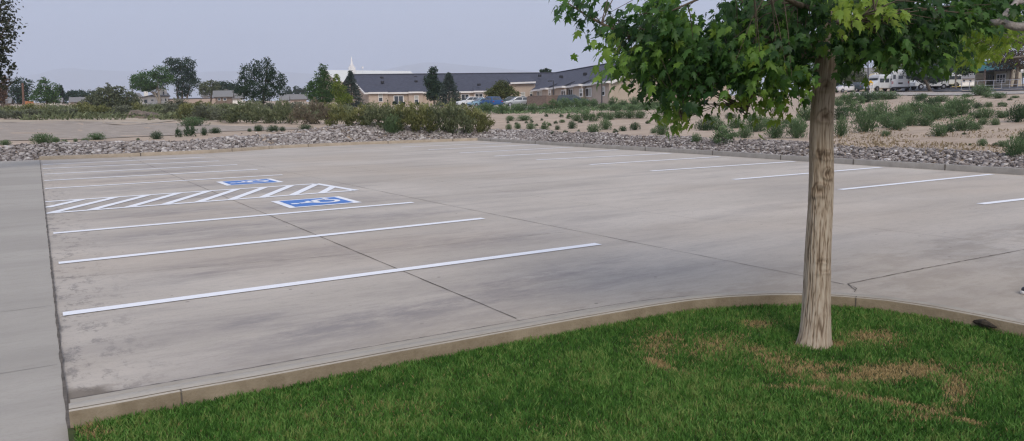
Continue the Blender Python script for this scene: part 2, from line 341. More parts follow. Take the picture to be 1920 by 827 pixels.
# muddy corner stain + brown drift by the kerb
# ---------------------------------------------------------------- paint
def paint(name, c, wear=.35):
    m = bpy.data.materials.new(name); m.use_nodes = True; nt = m.node_tree; N = nt.nodes; L = nt.links; b = N['Principled BSDF']; b.inputs['Roughness'].default_value = .6
    geo = N.new('ShaderNodeNewGeometry'); t = N.new('ShaderNodeTexNoise'); t.inputs['Scale'].default_value = 45; t.inputs['Detail'].default_value = 6; t.inputs['Roughness'].default_value = .75; L.new(geo.outputs['Position'], t.inputs['Vector'])
    r = N.new('ShaderNodeMapRange'); r.inputs['From Min'].default_value = .55; r.inputs['From Max'].default_value = .8; r.inputs['To Max'].default_value = wear; L.new(t.outputs['Fac'], r.inputs['Value'])
    x = N.new('ShaderNodeMixRGB'); x.inputs[1].default_value = (*c, 1); x.inputs[2].default_value = (.36, .34, .32, 1); L.new(r.outputs[0], x.inputs[0]); L.new(x.outputs[0], b.inputs['Base Color']); return m
m_white = paint('white_paint', (.82, .82, .83)); m_blue = paint('blue_paint', (.045, .17, .50), .2)
def sheet(mb, poly, z):
    mb.add([(p[0], p[1], z) for p in poly], [tuple(range(len(poly)))])
def line_poly(a, b, wd=.1):
    a = np.array(a[:2]); b = np.array(b[:2]); t = (b-a)/np.linalg.norm(b-a); n = np.array([-t[1], t[0]])*wd/2
    return [a-n, b-n, b+n, a+n]
LEFT = [((118, 590), (1122, 458)), ((110, 494), (906, 410)), ((100, 438), (774, 380)), ((85, 354), (530, 328)), ((83, 339), (483, 318)), ((82, 327), (445, 309)), ((80, 316.5), (410, 302)), ((80, 309), (385, 295))]
near = 'beside the walk'
ll = ['longest looking white stall line beside the walk, nearest to the lawn', 'second white stall line from the lawn in the row beside the walk', 'third white stall line from the lawn, just before the near wheelchair emblem',
      'white stall line beside the walk just beyond the far wheelchair emblem', 'second white stall line beyond the far wheelchair emblem, beside the walk', 'third white stall line beyond the far wheelchair emblem, beside the walk',
      'fourth white stall line beyond the far wheelchair emblem, beside the walk', 'white stall line beside the walk closest to the back kerb and rocks']
for (a, b), lb in zip(LEFT, ll):
    ga, gb = G(*a), G(*b); ga[0] = max(ga[0], .05); o = MB(); n = 24; V = []
    for i in range(n):
        t = i/(n-1); c = ga*(1-t)+gb*t; e = .064+.040*min(1, ga[1]/30)+random.uniform(-.0025, .0025); V += [(c[0], c[1]-e, .007), (c[0], c[1]+e, .007)]
    o.add(V, [(2*i, 2*i+2, 2*i+3, 2*i+1) for i in range(n-1)]); tag(o.build('stall_line', m_white), lb, 'parking line', 'painted lines of the left stalls')
RGTL = [((1838, 383), (2110, 352)), ((1575, 356), (1860, 327)), ((1375, 337), (1652, 314)), ((1221, 321), (1490, 303)), ((1106, 309), (1350, 294)), ((1006, 300), (1258, 288)), ((927, 293), (1160, 281)), ((862, 287), (1075, 276)), ((803, 281), (1010, 271)), ((752, 276), (960, 267.5))]
for i, (a, b) in enumerate(RGTL):
    ga, gb = G(*a), G(*b); o = MB(); sheet(o, line_poly(ga, gb, .14+.06*min(1, ga[1]/30)), .007)
    lb = 'white stall line cut off by the right edge of the photo' if i == 0 else ('white stall line passing behind right of the trunk, ' + 'nearest whole one of the far row' if i == 1 else ORD[i]+' whole white stall line from the right in the row along the rock strip' if i < 9 else 'farthest white stall line of the row along the rock strip')
    tag(o.build('stall_line', m_white), lb, 'parking line', 'painted lines of the right stalls')
# hatched access aisle
hx = empty('access_aisle_hatching', (2.8, 17, 0), 'white hatched access aisle with slanted end between the two wheelchair emblems', 'road marking')
o = MB()
for a, b in (((.0, 15.85), (5.76, 16.0)), ((0, 18.05), (5.62, 18.15)), ((5.6, 18.17), (5.8, 15.98))): sheet(o, line_poly(a, b, .16), .007)
o.build('outline', m_white, hx)
o = MB()
for k in range(11):
    x0 = -.52+.61*k; a = np.array([x0, 15.86]); b = np.array([x0+1.21, 18.05]); d = b-a
    if a[0] < .03: a = a+d*((.03-a[0])/d[0])
    if b[0] > 5.63:
        t = (5.66-a[0])/d[0]; b = a+d*t
        for _ in range(4): b = a+d*t; t = min(t, ((5.6+(18.15-b[1])/2.15*.2)-a[0])/d[0])
    z = .0085
    if a[1] < b[1]-.2: sheet(o, line_poly(a, b, .17), z)
o.build('diagonal_stripes', m_white, hx)
def emblem(cx, cy, label):
    e = empty('wheelchair_emblem', (cx, cy, 0), label, 'road marking', 'painted wheelchair emblems'); o = MB()
    W, Ht = .68, .66                                              # half sizes, border included
    sheet(o, [(cx-W, cy-Ht), (cx+W, cy-Ht), (cx+W, cy+Ht), (cx-W, cy+Ht)], .007); o.build('border', m_white, e)
    o = MB(); sheet(o, [(cx-W+.13, cy-Ht+.11), (cx+W-.13, cy-Ht+.11), (cx+W-.13, cy+Ht-.11), (cx-W+.13, cy+Ht-.11)], .0105); o.build('blue_field', m_blue, e)
    o = MB()
    def pt(u, v): return (cx-v*.54, cy+u*.54)                     # u right, v up of the symbol
    def arc(c, r0, r1, a0, a1, n=26):
        V = []
        for i in range(n):
            a = math.radians(a0+(a1-a0)*i/(n-1))
            for r in (r0, r1): V.append((*pt(c[0]+r*math.cos(a), c[1]+r*math.sin(a)), .0145))
        o.add(V, [(2*i, 2*i+1, 2*i+3, 2*i+2) for i in range(n-1)])
    def bar(a, b, wd, z=.0165):
        a = np.array(a); b = np.array(b); t = (b-a)/np.linalg.norm(b-a); n = np.array([-t[1], t[0]])*wd/2
        sheet(o, [pt(*(a-n)), pt(*(b-n)), pt(*(b+n)), pt(*(a+n))], z)
    arc((-.18, .78), 0, .15, 0, 360); arc((-.08, -.32), .33, .52, 100, 345)
    bar((-.15, .6), (-.05, -.1), .24, .0150); bar((-.1, .24), (.34, .24), .15, .0155); bar((-.12, -.04), (.46, -.04), .19, .0160); bar((.38, -.06), (.6, -.62), .19, .0165); bar((.5, -.6), (.76, -.5), .14, .0170)
    o.build('wheelchair_symbol', m_white, e)
emblem(4.42, 14.42, 'blue and white wheelchair emblem on the near side of the hatched aisle')
emblem(4.42, 19.78, 'blue and white wheelchair emblem on the far side of the hatched aisle')
# ---------------------------------------------------------------- lawn
m_soil = pmat('lawn_soil', (.030, .045, .014), (.075, .085, .03), scale=14, world=True, rough=1)
inn = offset(LKs, -.004); lw = MB(); poly = [(.0, -9.5)]+[(p[0], p[1]) for p in inn[::-1]]+[(0.0, 4.55)]
lw.add([(p[0], p[1], .058) for p in poly], [tuple(range(len(poly)))])
lo = lw.build('lawn', m_soil); struct(lo)
NB = 480000
def inside_lawn(x, y): # inner side of the kerb
    yk = np.interp(x, [p[0] for p in LKs[:118]], [p[1] for p in LKs[:118]]); return (x > .03) & (x < 5.74) & (y < yk-.012)
# sample in camera bearing so that the density stays even on the picture's scale yet covers margins
uu = rng.uniform(0, 1, NB*2); ang = rng.uniform(-.80, .80, NB*2); rad = np.sqrt(uu*(8.3**2-2.6**2)+2.6**2)
keep = rng.uniform(0, 1, NB*2) < np.clip((3.9/rad)**1.1, 0, 1)
bx_ = rad*np.cos(fa-ang); by_ = rad*np.sin(fa-ang); ok = inside_lawn(bx_, by_) & keep; bx_ = bx_[ok]; by_ = by_[ok]; nb = len(bx_)
dry = np.zeros(nb)
def spot(px, py, rx, ry, s):
    global dry
    c = G(px, py, .05); ex = G(px+rx, py, .05)[:2]-c[:2]; ey = G(px, py-ry, .05)[:2]-c[:2]; M = np.linalg.inv(np.array([ex, ey]).T)
    d = np.stack([bx_-c[0], by_-c[1]], 0); q = M @ d; dry = np.maximum(dry, s*np.exp(-(q**2).sum(0)*.8))
for a in [(1420, 612, 26, 8, .8), (1412, 660, 28, 9, .7), (1450, 678, 50, 16, .6), (1500, 697, 60, 16, .7), (1560, 690, 30, 8, .7), (1600, 712, 40, 10, .9), (1650, 705, 62, 16, 1), (1710, 699, 62, 15, 1), (1795, 735, 26, 24, 1), (1635, 636, 48, 13, .85), (1680, 650, 30, 8, .5), (1560, 650, 30, 6, .9), (1500, 650, 18, 5, .7), (1240, 650, 50, 26, .6), (1330, 655, 60, 26, .5), (1375, 640, 30, 15, .4), (1540, 712, 25, 8, .9), (1720, 785, 60, 12, .5), (150, 795, 30, 14, .9), (175, 815, 30, 12, .6), (700, 775, 200, 30, .16), (1100, 800, 200, 20, .14), (1850, 700, 60, 20, .35), (1770, 775, 40, 10, .6)]: spot(*a)
def vnoise(x, y, s, seed):
    r2 = np.random.default_rng(seed); gN = r2.uniform(0, 1, (64, 64)); X = (x*s) % 62.99; Y = (y*s) % 62.99; xi = X.astype(int); yi = Y.astype(int); fx = sm(X-xi); fy = sm(Y-yi)
    return (gN[xi, yi]*(1-fx)+gN[xi+1, yi]*fx)*(1-fy)+(gN[xi, yi+1]*(1-fx)+gN[xi+1, yi+1]*fx)*fy
arcp = [G(*p, .05)[:2] for p in [(1222, 680), (1260, 697), (1310, 710), (1370, 722), (1430, 731), (1490, 730), (1540, 735), (1600, 748), (1660, 757), (1720, 768), (1770, 783), (1830, 800)]]
dm = np.full(nb, 9.)
for a, b in zip(arcp[:-1], arcp[1:]):
    d = b-a; t = np.clip(((bx_-a[0])*d[0]+(by_-a[1])*d[1])/(d@d), 0, 1); dm = np.minimum(dm, np.hypot(bx_-a[0]-t*d[0], by_-a[1]-t*d[1]))
dry = np.maximum(dry, .85*np.exp(-(dm/(.03+.05*vnoise(bx_+3, by_+30, 3.3, 8)))**2)*np.clip(vnoise(bx_+3, by_+30, 2.2, 9)*1.5, .25, 1))
nz1 = vnoise(bx_, by_, 3.1, 1); nz2 = vnoise(bx_, by_, 11, 2); nz3 = vnoise(bx_, by_, 28, 3)
tcol = np.clip(.31+.35*(nz1-.5)+.30*(nz2-.5)+rng.normal(0, .15, nb), .0, .56)
isdry = rng.uniform(0, 1, nb) < np.clip(dry*(.95+1.0*nz3)-.08, 0, .97)+.035
nz4 = vnoise(bx_+1.7, by_+9, 42, 21); nz5 = vnoise(bx_*1.3+2.7, by_*.9+4, 23, 22); tcol = np.clip(tcol+.42*(nz4-.5)+.22*(nz5-.5), 0, .6); tcol = np.where(isdry, rng.uniform(.72, 1, nb), tcol)
hgt = rng.uniform(.018, .042, nb)*(1-.35*isdry)*(.50+.55*nz4+.4*nz2); th = rng.uniform(0, 2*PI, nb); lean = rng.uniform(.1, .8, nb)*hgt; la = rng.uniform(0, 2*PI, nb); wd = rng.uniform(.0020, .0038, nb)
z0 = np.full(nb, .056)
p0 = np.stack([bx_-wd*np.cos(th), by_-wd*np.sin(th), z0], 1); p1 = np.stack([bx_+wd*np.cos(th), by_+wd*np.sin(th), z0], 1)
p2 = np.stack([bx_+lean*.5*np.cos(la)+wd*.7*np.cos(th), by_+lean*.5*np.sin(la)+wd*.7*np.sin(th), z0+hgt*.65], 1); p3 = np.stack([bx_+lean*.5*np.cos(la)-wd*.7*np.cos(th), by_+lean*.5*np.sin(la)-wd*.7*np.sin(th), z0+hgt*.65], 1)
p4 = np.stack([bx_+lean*1.3*np.cos(la), by_+lean*1.3*np.sin(la), z0+hgt], 1)
V = np.stack([p0, p1, p2, p3, p4], 1).reshape(-1, 3); ii = np.arange(nb)[:, None]*5
Fq = np.concatenate([np.concatenate([ii, ii+1, ii+2], 1), np.concatenate([ii, ii+2, ii+3], 1), np.concatenate([ii+3, ii+2, ii+4], 1)])
def ramp_mat(name, stops, trans=.25, rough=.7, spec=.25):
    m = bpy.data.materials.new(name); m.use_nodes = True; nt = m.node_tree; N = nt.nodes; L = nt.links; b = N['Principled BSDF']; b.inputs['Roughness'].default_value = rough; b.inputs['Specular IOR Level'].default_value = spec
    at = N.new('ShaderNodeAttribute'); at.attribute_name = 'var'; r = N.new('ShaderNodeValToRGB'); L.new(at.outputs['Fac'], r.inputs[0])
    e = r.color_ramp.elements; e[0].position = stops[0][0]; e[0].color = (*stops[0][1], 1); e[1].position = stops[-1][0]; e[1].color = (*stops[-1][1], 1)
    for p, c in stops[1:-1]: k = e.new(p); k.color = (*c, 1)
    L.new(r.outputs[0], b.inputs['Base Color'])
    if trans:
        tr = N.new('ShaderNodeBsdfTranslucent'); L.new(r.outputs[0], tr.inputs['Color']); mx = N.new('ShaderNodeMixShader'); mx.inputs[0].default_value = trans
        L.new(b.outputs[0], mx.inputs[1]); L.new(tr.outputs[0], mx.inputs[2]); L.new(mx.outputs[0], N['Material Output'].inputs['Surface'])
    return m
m_grass = ramp_mat('grass_blades', [(0, (.036, .105, .016)), (.3, (.075, .190, .028)), (.55, (.155, .285, .062)), (.7, (.30, .23, .09)), (1, (.50, .36, .18))])
go = mesh_np('grass', V, Fq, m_grass, var=np.repeat(tcol, 5)); tag(go, 'short green mown grass with dry brown patches filling the kerbed island', 'grass', kind='stuff')
# made-up dark lump standing in for a drain-like gap at the kerb
c = G(1845, 609, .06); pb = MB()
pts = [G(1825, 602, .1), G(1845, 606, .11), G(1868, 614, .1)]
pb.tube(pts, [.012, .03, .008], 7); tag(pb.build('dark_lump', pmat('lump_dark', (.02, .016, .012), (.07, .055, .04), scale=30)), 'made-up dark curved lump in the grass against the right kerb', 'lump')
# ---------------------------------------------------------------- rocks
ico = [(-.526, 0, .851), (.526, 0, .851), (-.526, 0, -.851), (.526, 0, -.851), (0, .851, .526), (0, .851, -.526), (0, -.851, .526), (0, -.851, -.526), (.851, .526, 0), (-.851, .526, 0), (.851, -.526, 0), (-.851, -.526, 0)]
icf = np.array([(0, 4, 1), (0, 9, 4), (9, 5, 4), (4, 5, 8), (4, 8, 1), (8, 10, 1), (8, 3, 10), (5, 3, 8), (5, 2, 3), (2, 7, 3), (7, 10, 3), (7, 6, 10), (7, 11, 6), (11, 0, 6), (0, 1, 6), (6, 1, 10), (9, 0, 11), (9, 11, 2), (9, 2, 5), (7, 2, 11)])[:, ::-1]
ico = np.array(ico)
pts = []
lb_, lr_ = smooth_line([(-9, 36.15)]+BACK[1:], 400), smooth_line(RIGHT, 600)
for l in (lb_, lr_):
    l = np.array(l); L_ = np.r_[0, np.cumsum(np.hypot(*np.diff(l, axis=0).T))]; tot = L_[-1]; n = int(tot*2.9/(.0038 if l[0][0] < 0 else .0030))
    s_ = rng.uniform(0, tot, n); e_ = rng.uniform(.22, 2.95, n)
    t = np.gradient(l, axis=0); t /= np.hypot(t[:, 0], t[:, 1])[:, None]; X = np.interp(s_, L_, l[:, 0]); Y = np.interp(s_, L_, l[:, 1]); tx_ = np.interp(s_, L_, t[:, 0]); ty_ = np.interp(s_, L_, t[:, 1])
    pts.append(np.stack([X-ty_*e_, Y+tx_*e_, e_], 1))
# corner fan and the heap
n = 1200; a = rng.uniform(0, PI/2, n); r_ = rng.uniform(.2, 3, n); pts.append(np.stack([20.9+r_*np.cos(a), 37.8+r_*np.sin(a), r_], 1))
n = 1100; hp = np.stack([HEAP[0]+rng.normal(0, 2.2, n), HEAP[1]+rng.normal(0, 1.4, n)], 1); pts.append(np.column_stack([hp, np.full(n, 1.)]))
rk_ = np.concatenate(pts); keep = (edist(rk_[:, 0], rk_[:, 1]) > .24) & (rk_[:, 1] > 6)
wv = 2.35+.35*np.sin(rk_[:, 0]*.8)+.25*np.sin(rk_[:, 1]*1.1+1)+rng.normal(0, .12, len(rk_)); keep &= rk_[:, 2] < wv
keep &= ~((rk_[:, 0] < 6) & (rk_[:, 0] > -.2) & (edist(rk_[:, 0], rk_[:, 1]) < .55))
rk_ = rk_[keep]; n = len(rk_)
isr = sm((rk_[:, 0]-17)/3)*sm((36-rk_[:, 1])/4)
sz = (rng.gamma(5, .0084, n)+.016)*(1-.34*isr); sc = np.stack([sz*rng.uniform(.8, 1.35, n), sz*rng.uniform(.8, 1.35, n), sz*rng.uniform(.45, .8, n)], 1)
V = ico[None]*(1+rng.uniform(-.22, .22, (n, 12, 1)))*sc[:, None, :]
a = rng.uniform(0, 2*PI, n); b = rng.normal(0, .35, n); ca, sa, cb, sb = np.cos(a)[:, None], np.sin(a)[:, None], np.cos(b)[:, None], np.sin(b)[:, None]
x, y, z = V[..., 0], V[..., 1], V[..., 2]; y, z = y*cb-z*sb, y*sb+z*cb; x, y = x*ca-y*sa, x*sa+y*ca
V = np.stack([x+rk_[:, 0:1], y+rk_[:, 1:2], z+(tz(rk_[:, 0], rk_[:, 1])+sz*.25+rng.uniform(0, .05, n))[:, None]], -1).reshape(-1, 3)
Fi = (np.arange(n)[:, None, None]*12+icf[None]).reshape(-1, 3)
m_rock = ramp_mat('river_rock', [(0, (.08, .070, .066)), (.35, (.22, .188, .172)), (.7, (.42, .385, .36)), (1, (.62, .585, .55))], 0, .9)
tag(mesh_np('landscape_rocks', V, Fi, m_rock, var=np.repeat(np.clip(rng.normal(.47, .22, n)-.08*isr, 0, 1), 12)), 'strip of pinkish grey fist sized landscape rocks behind the far kerbs', 'rocks', kind='stuff')
# ================================================================ vegetation helpers
def leaf_quads(C, size, nrm=None, up=0., asp=.62, var=None, dirs=None):
    """many small pointed leaf faces: C centres (n,3), size (n,) ; returns verts, quads"""
    n = len(C); d = rng.normal(0, 1, (n, 3)) if dirs is None else dirs+rng.normal(0, .35, (n, 3))
    d[:, 2] += up; d /= np.linalg.norm(d, axis=1)[:, None]; r = rng.normal(0, 1, (n, 3)); s = np.cross(d, r); s /= np.linalg.norm(s, axis=1)[:, None]+1e-9
    sz = size[:, None]
    V = np.stack([C-d*sz*.5, C+s*sz*asp*.5, C+d*sz*.5, C-s*sz*asp*.5], 1).reshape(-1, 3)
    return V, np.arange(n*4).reshape(-1, 4)
def lobes_cloud(lobes, n, clump=.28, shell=.55, per=16, flat=1.):
    """lobes: (centre, radii) ; leaves gathered in clumps spread mostly near each lobe's surface"""
    vol = np.array([r[0]*r[1]*r[2] for c, r in lobes])**.75; vol /= vol.sum(); C = []; A = []
    for (c, r), v in zip(lobes, vol):
        m = max(3, int(n*v/per)); d = rng.normal(0, 1, (m, 3)); d /= np.linalg.norm(d, axis=1)[:, None]
        rad = shell+(1.04-shell)*rng.uniform(0, 1, m)**.7; rad *= 1+.13*np.sin(d[:, 0]*5+c[0])*np.cos(d[:, 2]*6+c[1]); cc = np.array(c)+d*np.array(r)*rad[:, None]
        cv = np.clip(rng.normal(.5, .17, m), .05, .95); k = rng.poisson(per, m)+1
        idx = np.repeat(np.arange(m), k); q = min(r)*clump; off = rng.normal(0, 1, (len(idx), 3))*q*np.array([1, 1, .65*flat]); C.append(cc[idx]+off); A.append(np.clip(cv[idx]+rng.normal(0, .12, len(idx)), 0, 1))
    return np.concatenate(C), np.concatenate(A)
M_BARK = pmat('bark_brown', (.075, .058, .045), (.17, .135, .105), scale=6, stretch=(1, 1, .2), bump=.6, rough=.95)
M_BARKL = pmat('bark_pale', (.19, .165, .135), (.30, .26, .215), scale=6, stretch=(1, 1, .2), bump=.5, rough=.95)
def lm(name, dark, mid, lite, tr=.22): return ramp_mat(name, [(0, dark), (.5, mid), (1, lite)], tr, .75, .2)
L_DK = lm('leaf_dark_green', (.016, .034, .022), (.030, .060, .034), (.060, .095, .05))
L_MD = lm('leaf_mid_green', (.026, .062, .02), (.055, .115, .032), (.11, .19, .055))
L_GY = lm('leaf_grey_green', (.055, .068, .038), (.115, .135, .078), (.20, .22, .13))
L_YG = lm('leaf_yellow_green', (.06, .10, .015), (.14, .20, .03), (.27, .31, .06), .35)
L_BL = lm('needle_blue_green', (.028, .045, .040), (.055, .08, .068), (.13, .155, .13), .1)
L_OL = lm('leaf_olive', (.04, .055, .018), (.085, .105, .032), (.16, .17, .06))
L_BR = lm('leaf_brown', (.07, .045, .035), (.15, .09, .06), (.24, .15, .09))
def tree(name, label, cat, px, by, d, lobes, mat, n=2400, leaf=.32, trunks=None, tw=.22, bark=None, group=None, shell=.5, clump=.28, per=14, limbs=7, base=None, up=0.):
    """lobes are (px, py, rx, ry[, dd]) seen in the photograph, placed d metres away with real depth"""
    b = B(px, d) if base is None else np.array(base, float); e = empty(name, b, label, cat, group); k = d/F
    LB = []
    for l in lobes:
        c = P(l[0], l[1], d+(l[4] if len(l) > 4 else random.uniform(-.3, .3)*l[2]*k)); rx, ry = l[2]*k, l[3]*k; LB.append((c, (rx, max(rx*.85, ry*.7), ry)))
    C, A = lobes_cloud(LB, int(n*1.25), clump*.8, shell, max(8, int(per*.7))); V, Q = leaf_quads(C, rng.uniform(.6, 1.25, len(C))*leaf, up=up)
    mesh_np('crown', V-b, Q, mat, e, np.repeat(A, 4))
    tm = MB(); bark = bark or M_BARK
    for tr in (trunks or [((px, 0), None)]):
        top = max(LB, key=lambda q: q[0][2]); tb = b.copy(); 
        if tr[0][0] != px: q0 = P(tr[0][0], 200, d); tb = np.array([q0[0], q0[1], float(tz(q0[0], q0[1]))])
        tb[2] -= .1
        if tr[1] is None: tip = np.array(top[0])
        else: tip = P(tr[1][0], tr[1][1], d)
        pts = [tb+(tip-tb)*t+np.array([math.sin(t*5+px)*tw*.5, math.cos(t*4+px)*tw*.5, 0])*(1 if 0 < t < 1 else 0) for t in np.linspace(0, 1, 8)]
        tm.tube(pts, [tw*(1.25-t*1.05) for t in np.linspace(0, 1, 8)], 8)
    t = tm.build('trunk', bark, e, True)
    lbm = MB(); zmin = min(c[2]-r[2] for c, r in LB)
    for i in range(limbs):
        c, r = LB[i % len(LB)]; s = b+(np.array(top[0])-b)*random.uniform(.3, .6) if trunks is None else b+(P(*((trunks[0][1] or (px, by-20))), d)-b)*random.uniform(.4, .75)
        en = np.array(c)+rng.normal(0, .4, 3)*np.array(r); mid = (s+en)/2+np.array([0, 0, -.1*r[2]]); lbm.tube([s, mid, en], [tw*.4, tw*.24, tw*.07], 5)
    lbm.build('limbs', bark, e, True); return e
def conifer(name, label, px, d, ytop, ybot, halfw, mat, n=4200, leaf=.22, group=None, dens=1.):
    b = B(px, d); e = empty(name, b, label, 'spruce', group); top = P(px, ytop, d); hgt = top[2]-b[2]; R0 = halfw*d/F
    tm = MB(); tm.tube([b-(0, 0, .1), (b[0], b[1], b[2]+hgt*.5), (b[0], b[1], b[2]+hgt*.98)], [.17, .1, .015], 7); tm.build('trunk', M_BARK, e, True)
    C = []; A = []; D = []
    for i in range(n//9):
        t = random.random()**1.35; z = .05+t*.95; r = R0*(1-z)**.85*(1+.12*math.sin(i))*(.85+.3*random.random()); a = random.uniform(0, 2*PI); cv = random.gauss(.45, .18); r += .05
        for j in range(9):
            f = random.uniform(.35, 1.0); rr_ = r*f; q = np.array([b[0]+math.cos(a)*rr_, b[1]+math.sin(a)*rr_, b[2]+z*hgt-.16*rr_+.05*hgt*0]); C.append(q+rng.normal(0, .08*R0**.5, 3)*np.array([1, 1, .5])); A.append(min(max(cv+.35*(f-.6), 0), 1)); D.append((math.cos(a), math.sin(a), -.25))
    C = np.array(C); V, Q = leaf_quads(C, rng.uniform(.7, 1.3, len(C))*leaf*1.3, asp=.4, dirs=np.array(D)); mesh_np('crown', V-b, Q, mat, e, np.repeat(A, 4)); return e
# ================================================================ the kerbside maple
TB = G(1526, 646, .065); TB[2] = .05; TD = 5.33
mt = empty('maple_tree', TB, 'young maple with thick grey furrowed trunk standing in the kerbed lawn', 'tree')
NA, NR = 120, 420; zt = 3.7; V = []; A = []
def trunk_c(z):
    tp = P(1553, 20, TD+.1); f = z/tp[2]; c = TB*(1-f)+tp*f; c = np.array([c[0], c[1], z]); c[0] += .012*math.sin(z*3.1)+.006*math.sin(z*7); return c
knots = [(1549, 161, .060, .034, .9), (1550, 218, .055, .045, 1.3), (1556, 291, .05, .035, .8), (1536, 290, .03, .03, .6), (1555, 325, .04, .04, 1.2), (1537, 357, .06, .05, 1.2), (1541, 487, .055, .02, .5), (1543, 507, .05, .018, .5), (1535, 285, .05, .02, .5)]
kn = []
for kx, ky, kr, kz, ks in knots:
    p = P(kx, ky, TD-.07); c = trunk_c(p[2]); v = p-c; kn.append((math.atan2(v[1], v[0]), p[2], kr, kz, ks))
for i in range(NR):
    z = zt*i/(NR-1); c = trunk_c(z); r0 = .089-.017*min(z, 2.6)/2.6*1.15-(.01*max(0, z-2.6)); r0 += .050*math.exp(-z/.06)+.022*math.exp(-z/.25)
    for k in range(NA):
        a = 2*PI*k/NA; ca, sa = math.cos(a), math.sin(a)
        wv_ = mnoise.noise(Vector((ca*1.3, sa*1.3, z*1.2)))
        n1 = mnoise.noise(Vector((ca*4.2+wv_*.6, sa*4.2, z*1.5))); n2 = mnoise.noise(Vector((ca*8.5+wv_, sa*8.5+3, z*3.2+7))); n3 = mnoise.noise(Vector((ca*14, sa*14, z*7+2)))
        fur = min(1, math.exp(-(n1/.075)**2)+.85*math.exp(-(n2/.07)**2)*(.6+.8*max(0, mnoise.noise(Vector((ca*2, sa*2, z*4+20)))+.4))+.3*math.exp(-(n3/.08)**2)); am = 1.0-.72*sm((z-.95)/.7)
        rad = r0+.008*wv_-.0075*fur*am+.0022*mnoise.noise(Vector((ca*20, sa*20, z*30))); col = .76-.50*fur*(.30+.70*am)+.16*mnoise.noise(Vector((ca*5, sa*5, z*9)))-.09*sm((z-.9)/1.0)+.05*n3
        rad += .012*math.exp(-z/.08)*math.cos(a*4+1)
        for ka, kz_, kr, kh, ks in kn:
            da = ((a-ka+PI) % (2*PI)-PI)*r0; dz = z-kz_; rr_ = math.hypot(da/kr, (dz+.25*abs(da))/kh)*(1+.35*mnoise.noise(Vector((da*25+ka*9, dz*25, kz_*3))))
            if rr_ < 2.2:
                rad += ks*(.009*math.exp(-((rr_-.8)/.3)**2)-.010*math.exp(-(rr_/.4)**2)+.005*math.exp(-(rr_/1.2)**2)); col -= ks*(.20*math.exp(-((rr_-1.0)/.22)**2)*(1 if dz > 0 else .45)+.42*math.exp(-(rr_/.38)**2)+.08*math.exp(-((rr_-.6)/.15)**2))
        V.append((c[0]+rad*ca, c[1]+rad*sa, z)); A.append(min(max(col, 0), 1)*(1-.0*z))
V = np.array(V); q = np.array([(i*NA+k, i*NA+(k+1) % NA, (i+1)*NA+(k+1) % NA, (i+1)*NA+k) for i in range(NR-1) for k in range(NA)])
m_tb = ramp_mat('maple_bark', [(0, (.045, .030, .022)), (.3, (.15, .108, .072)), (.55, (.30, .235, .168)), (.8, (.41, .345, .265)), (1, (.50, .435, .35))], 0, .95)
mesh_np('trunk', V-TB, q, m_tb, mt, np.array(A), True)
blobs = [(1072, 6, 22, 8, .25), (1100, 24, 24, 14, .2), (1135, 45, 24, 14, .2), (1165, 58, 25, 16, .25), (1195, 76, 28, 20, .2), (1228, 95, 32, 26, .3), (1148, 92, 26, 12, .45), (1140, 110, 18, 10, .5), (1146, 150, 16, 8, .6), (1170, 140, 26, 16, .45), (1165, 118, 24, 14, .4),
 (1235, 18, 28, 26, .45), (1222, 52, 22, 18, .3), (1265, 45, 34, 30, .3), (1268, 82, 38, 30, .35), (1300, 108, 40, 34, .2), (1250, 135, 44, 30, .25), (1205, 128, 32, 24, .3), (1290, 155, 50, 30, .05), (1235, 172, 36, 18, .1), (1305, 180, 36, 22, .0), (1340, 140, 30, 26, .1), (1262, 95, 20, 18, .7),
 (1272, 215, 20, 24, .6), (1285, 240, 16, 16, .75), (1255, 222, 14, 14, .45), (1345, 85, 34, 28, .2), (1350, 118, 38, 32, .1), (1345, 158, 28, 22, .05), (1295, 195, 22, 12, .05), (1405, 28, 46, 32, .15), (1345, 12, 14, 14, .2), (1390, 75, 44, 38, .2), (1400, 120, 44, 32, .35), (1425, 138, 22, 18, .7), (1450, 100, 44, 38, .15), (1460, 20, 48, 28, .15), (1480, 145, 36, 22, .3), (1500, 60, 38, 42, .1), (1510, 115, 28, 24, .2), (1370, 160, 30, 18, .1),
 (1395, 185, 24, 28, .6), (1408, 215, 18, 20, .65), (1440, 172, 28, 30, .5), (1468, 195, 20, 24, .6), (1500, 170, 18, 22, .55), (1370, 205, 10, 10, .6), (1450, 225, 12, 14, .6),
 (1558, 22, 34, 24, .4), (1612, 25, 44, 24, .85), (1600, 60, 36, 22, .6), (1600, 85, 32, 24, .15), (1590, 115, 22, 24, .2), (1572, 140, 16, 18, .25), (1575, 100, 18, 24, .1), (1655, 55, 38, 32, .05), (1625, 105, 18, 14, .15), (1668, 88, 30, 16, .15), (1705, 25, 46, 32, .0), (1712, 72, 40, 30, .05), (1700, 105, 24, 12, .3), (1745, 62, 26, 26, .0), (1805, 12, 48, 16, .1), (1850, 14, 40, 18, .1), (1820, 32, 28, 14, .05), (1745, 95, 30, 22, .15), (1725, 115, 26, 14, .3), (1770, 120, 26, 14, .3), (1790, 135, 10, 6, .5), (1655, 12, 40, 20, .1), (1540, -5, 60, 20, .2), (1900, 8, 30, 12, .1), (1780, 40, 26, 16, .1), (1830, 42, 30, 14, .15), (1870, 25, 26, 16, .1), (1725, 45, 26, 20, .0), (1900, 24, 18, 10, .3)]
o0 = [(0, 0), (.10, -.34), (.36, -.30), (.30, -.10), (.52, -.06), (.50, .08), (.62, .22), (.40, .24)]
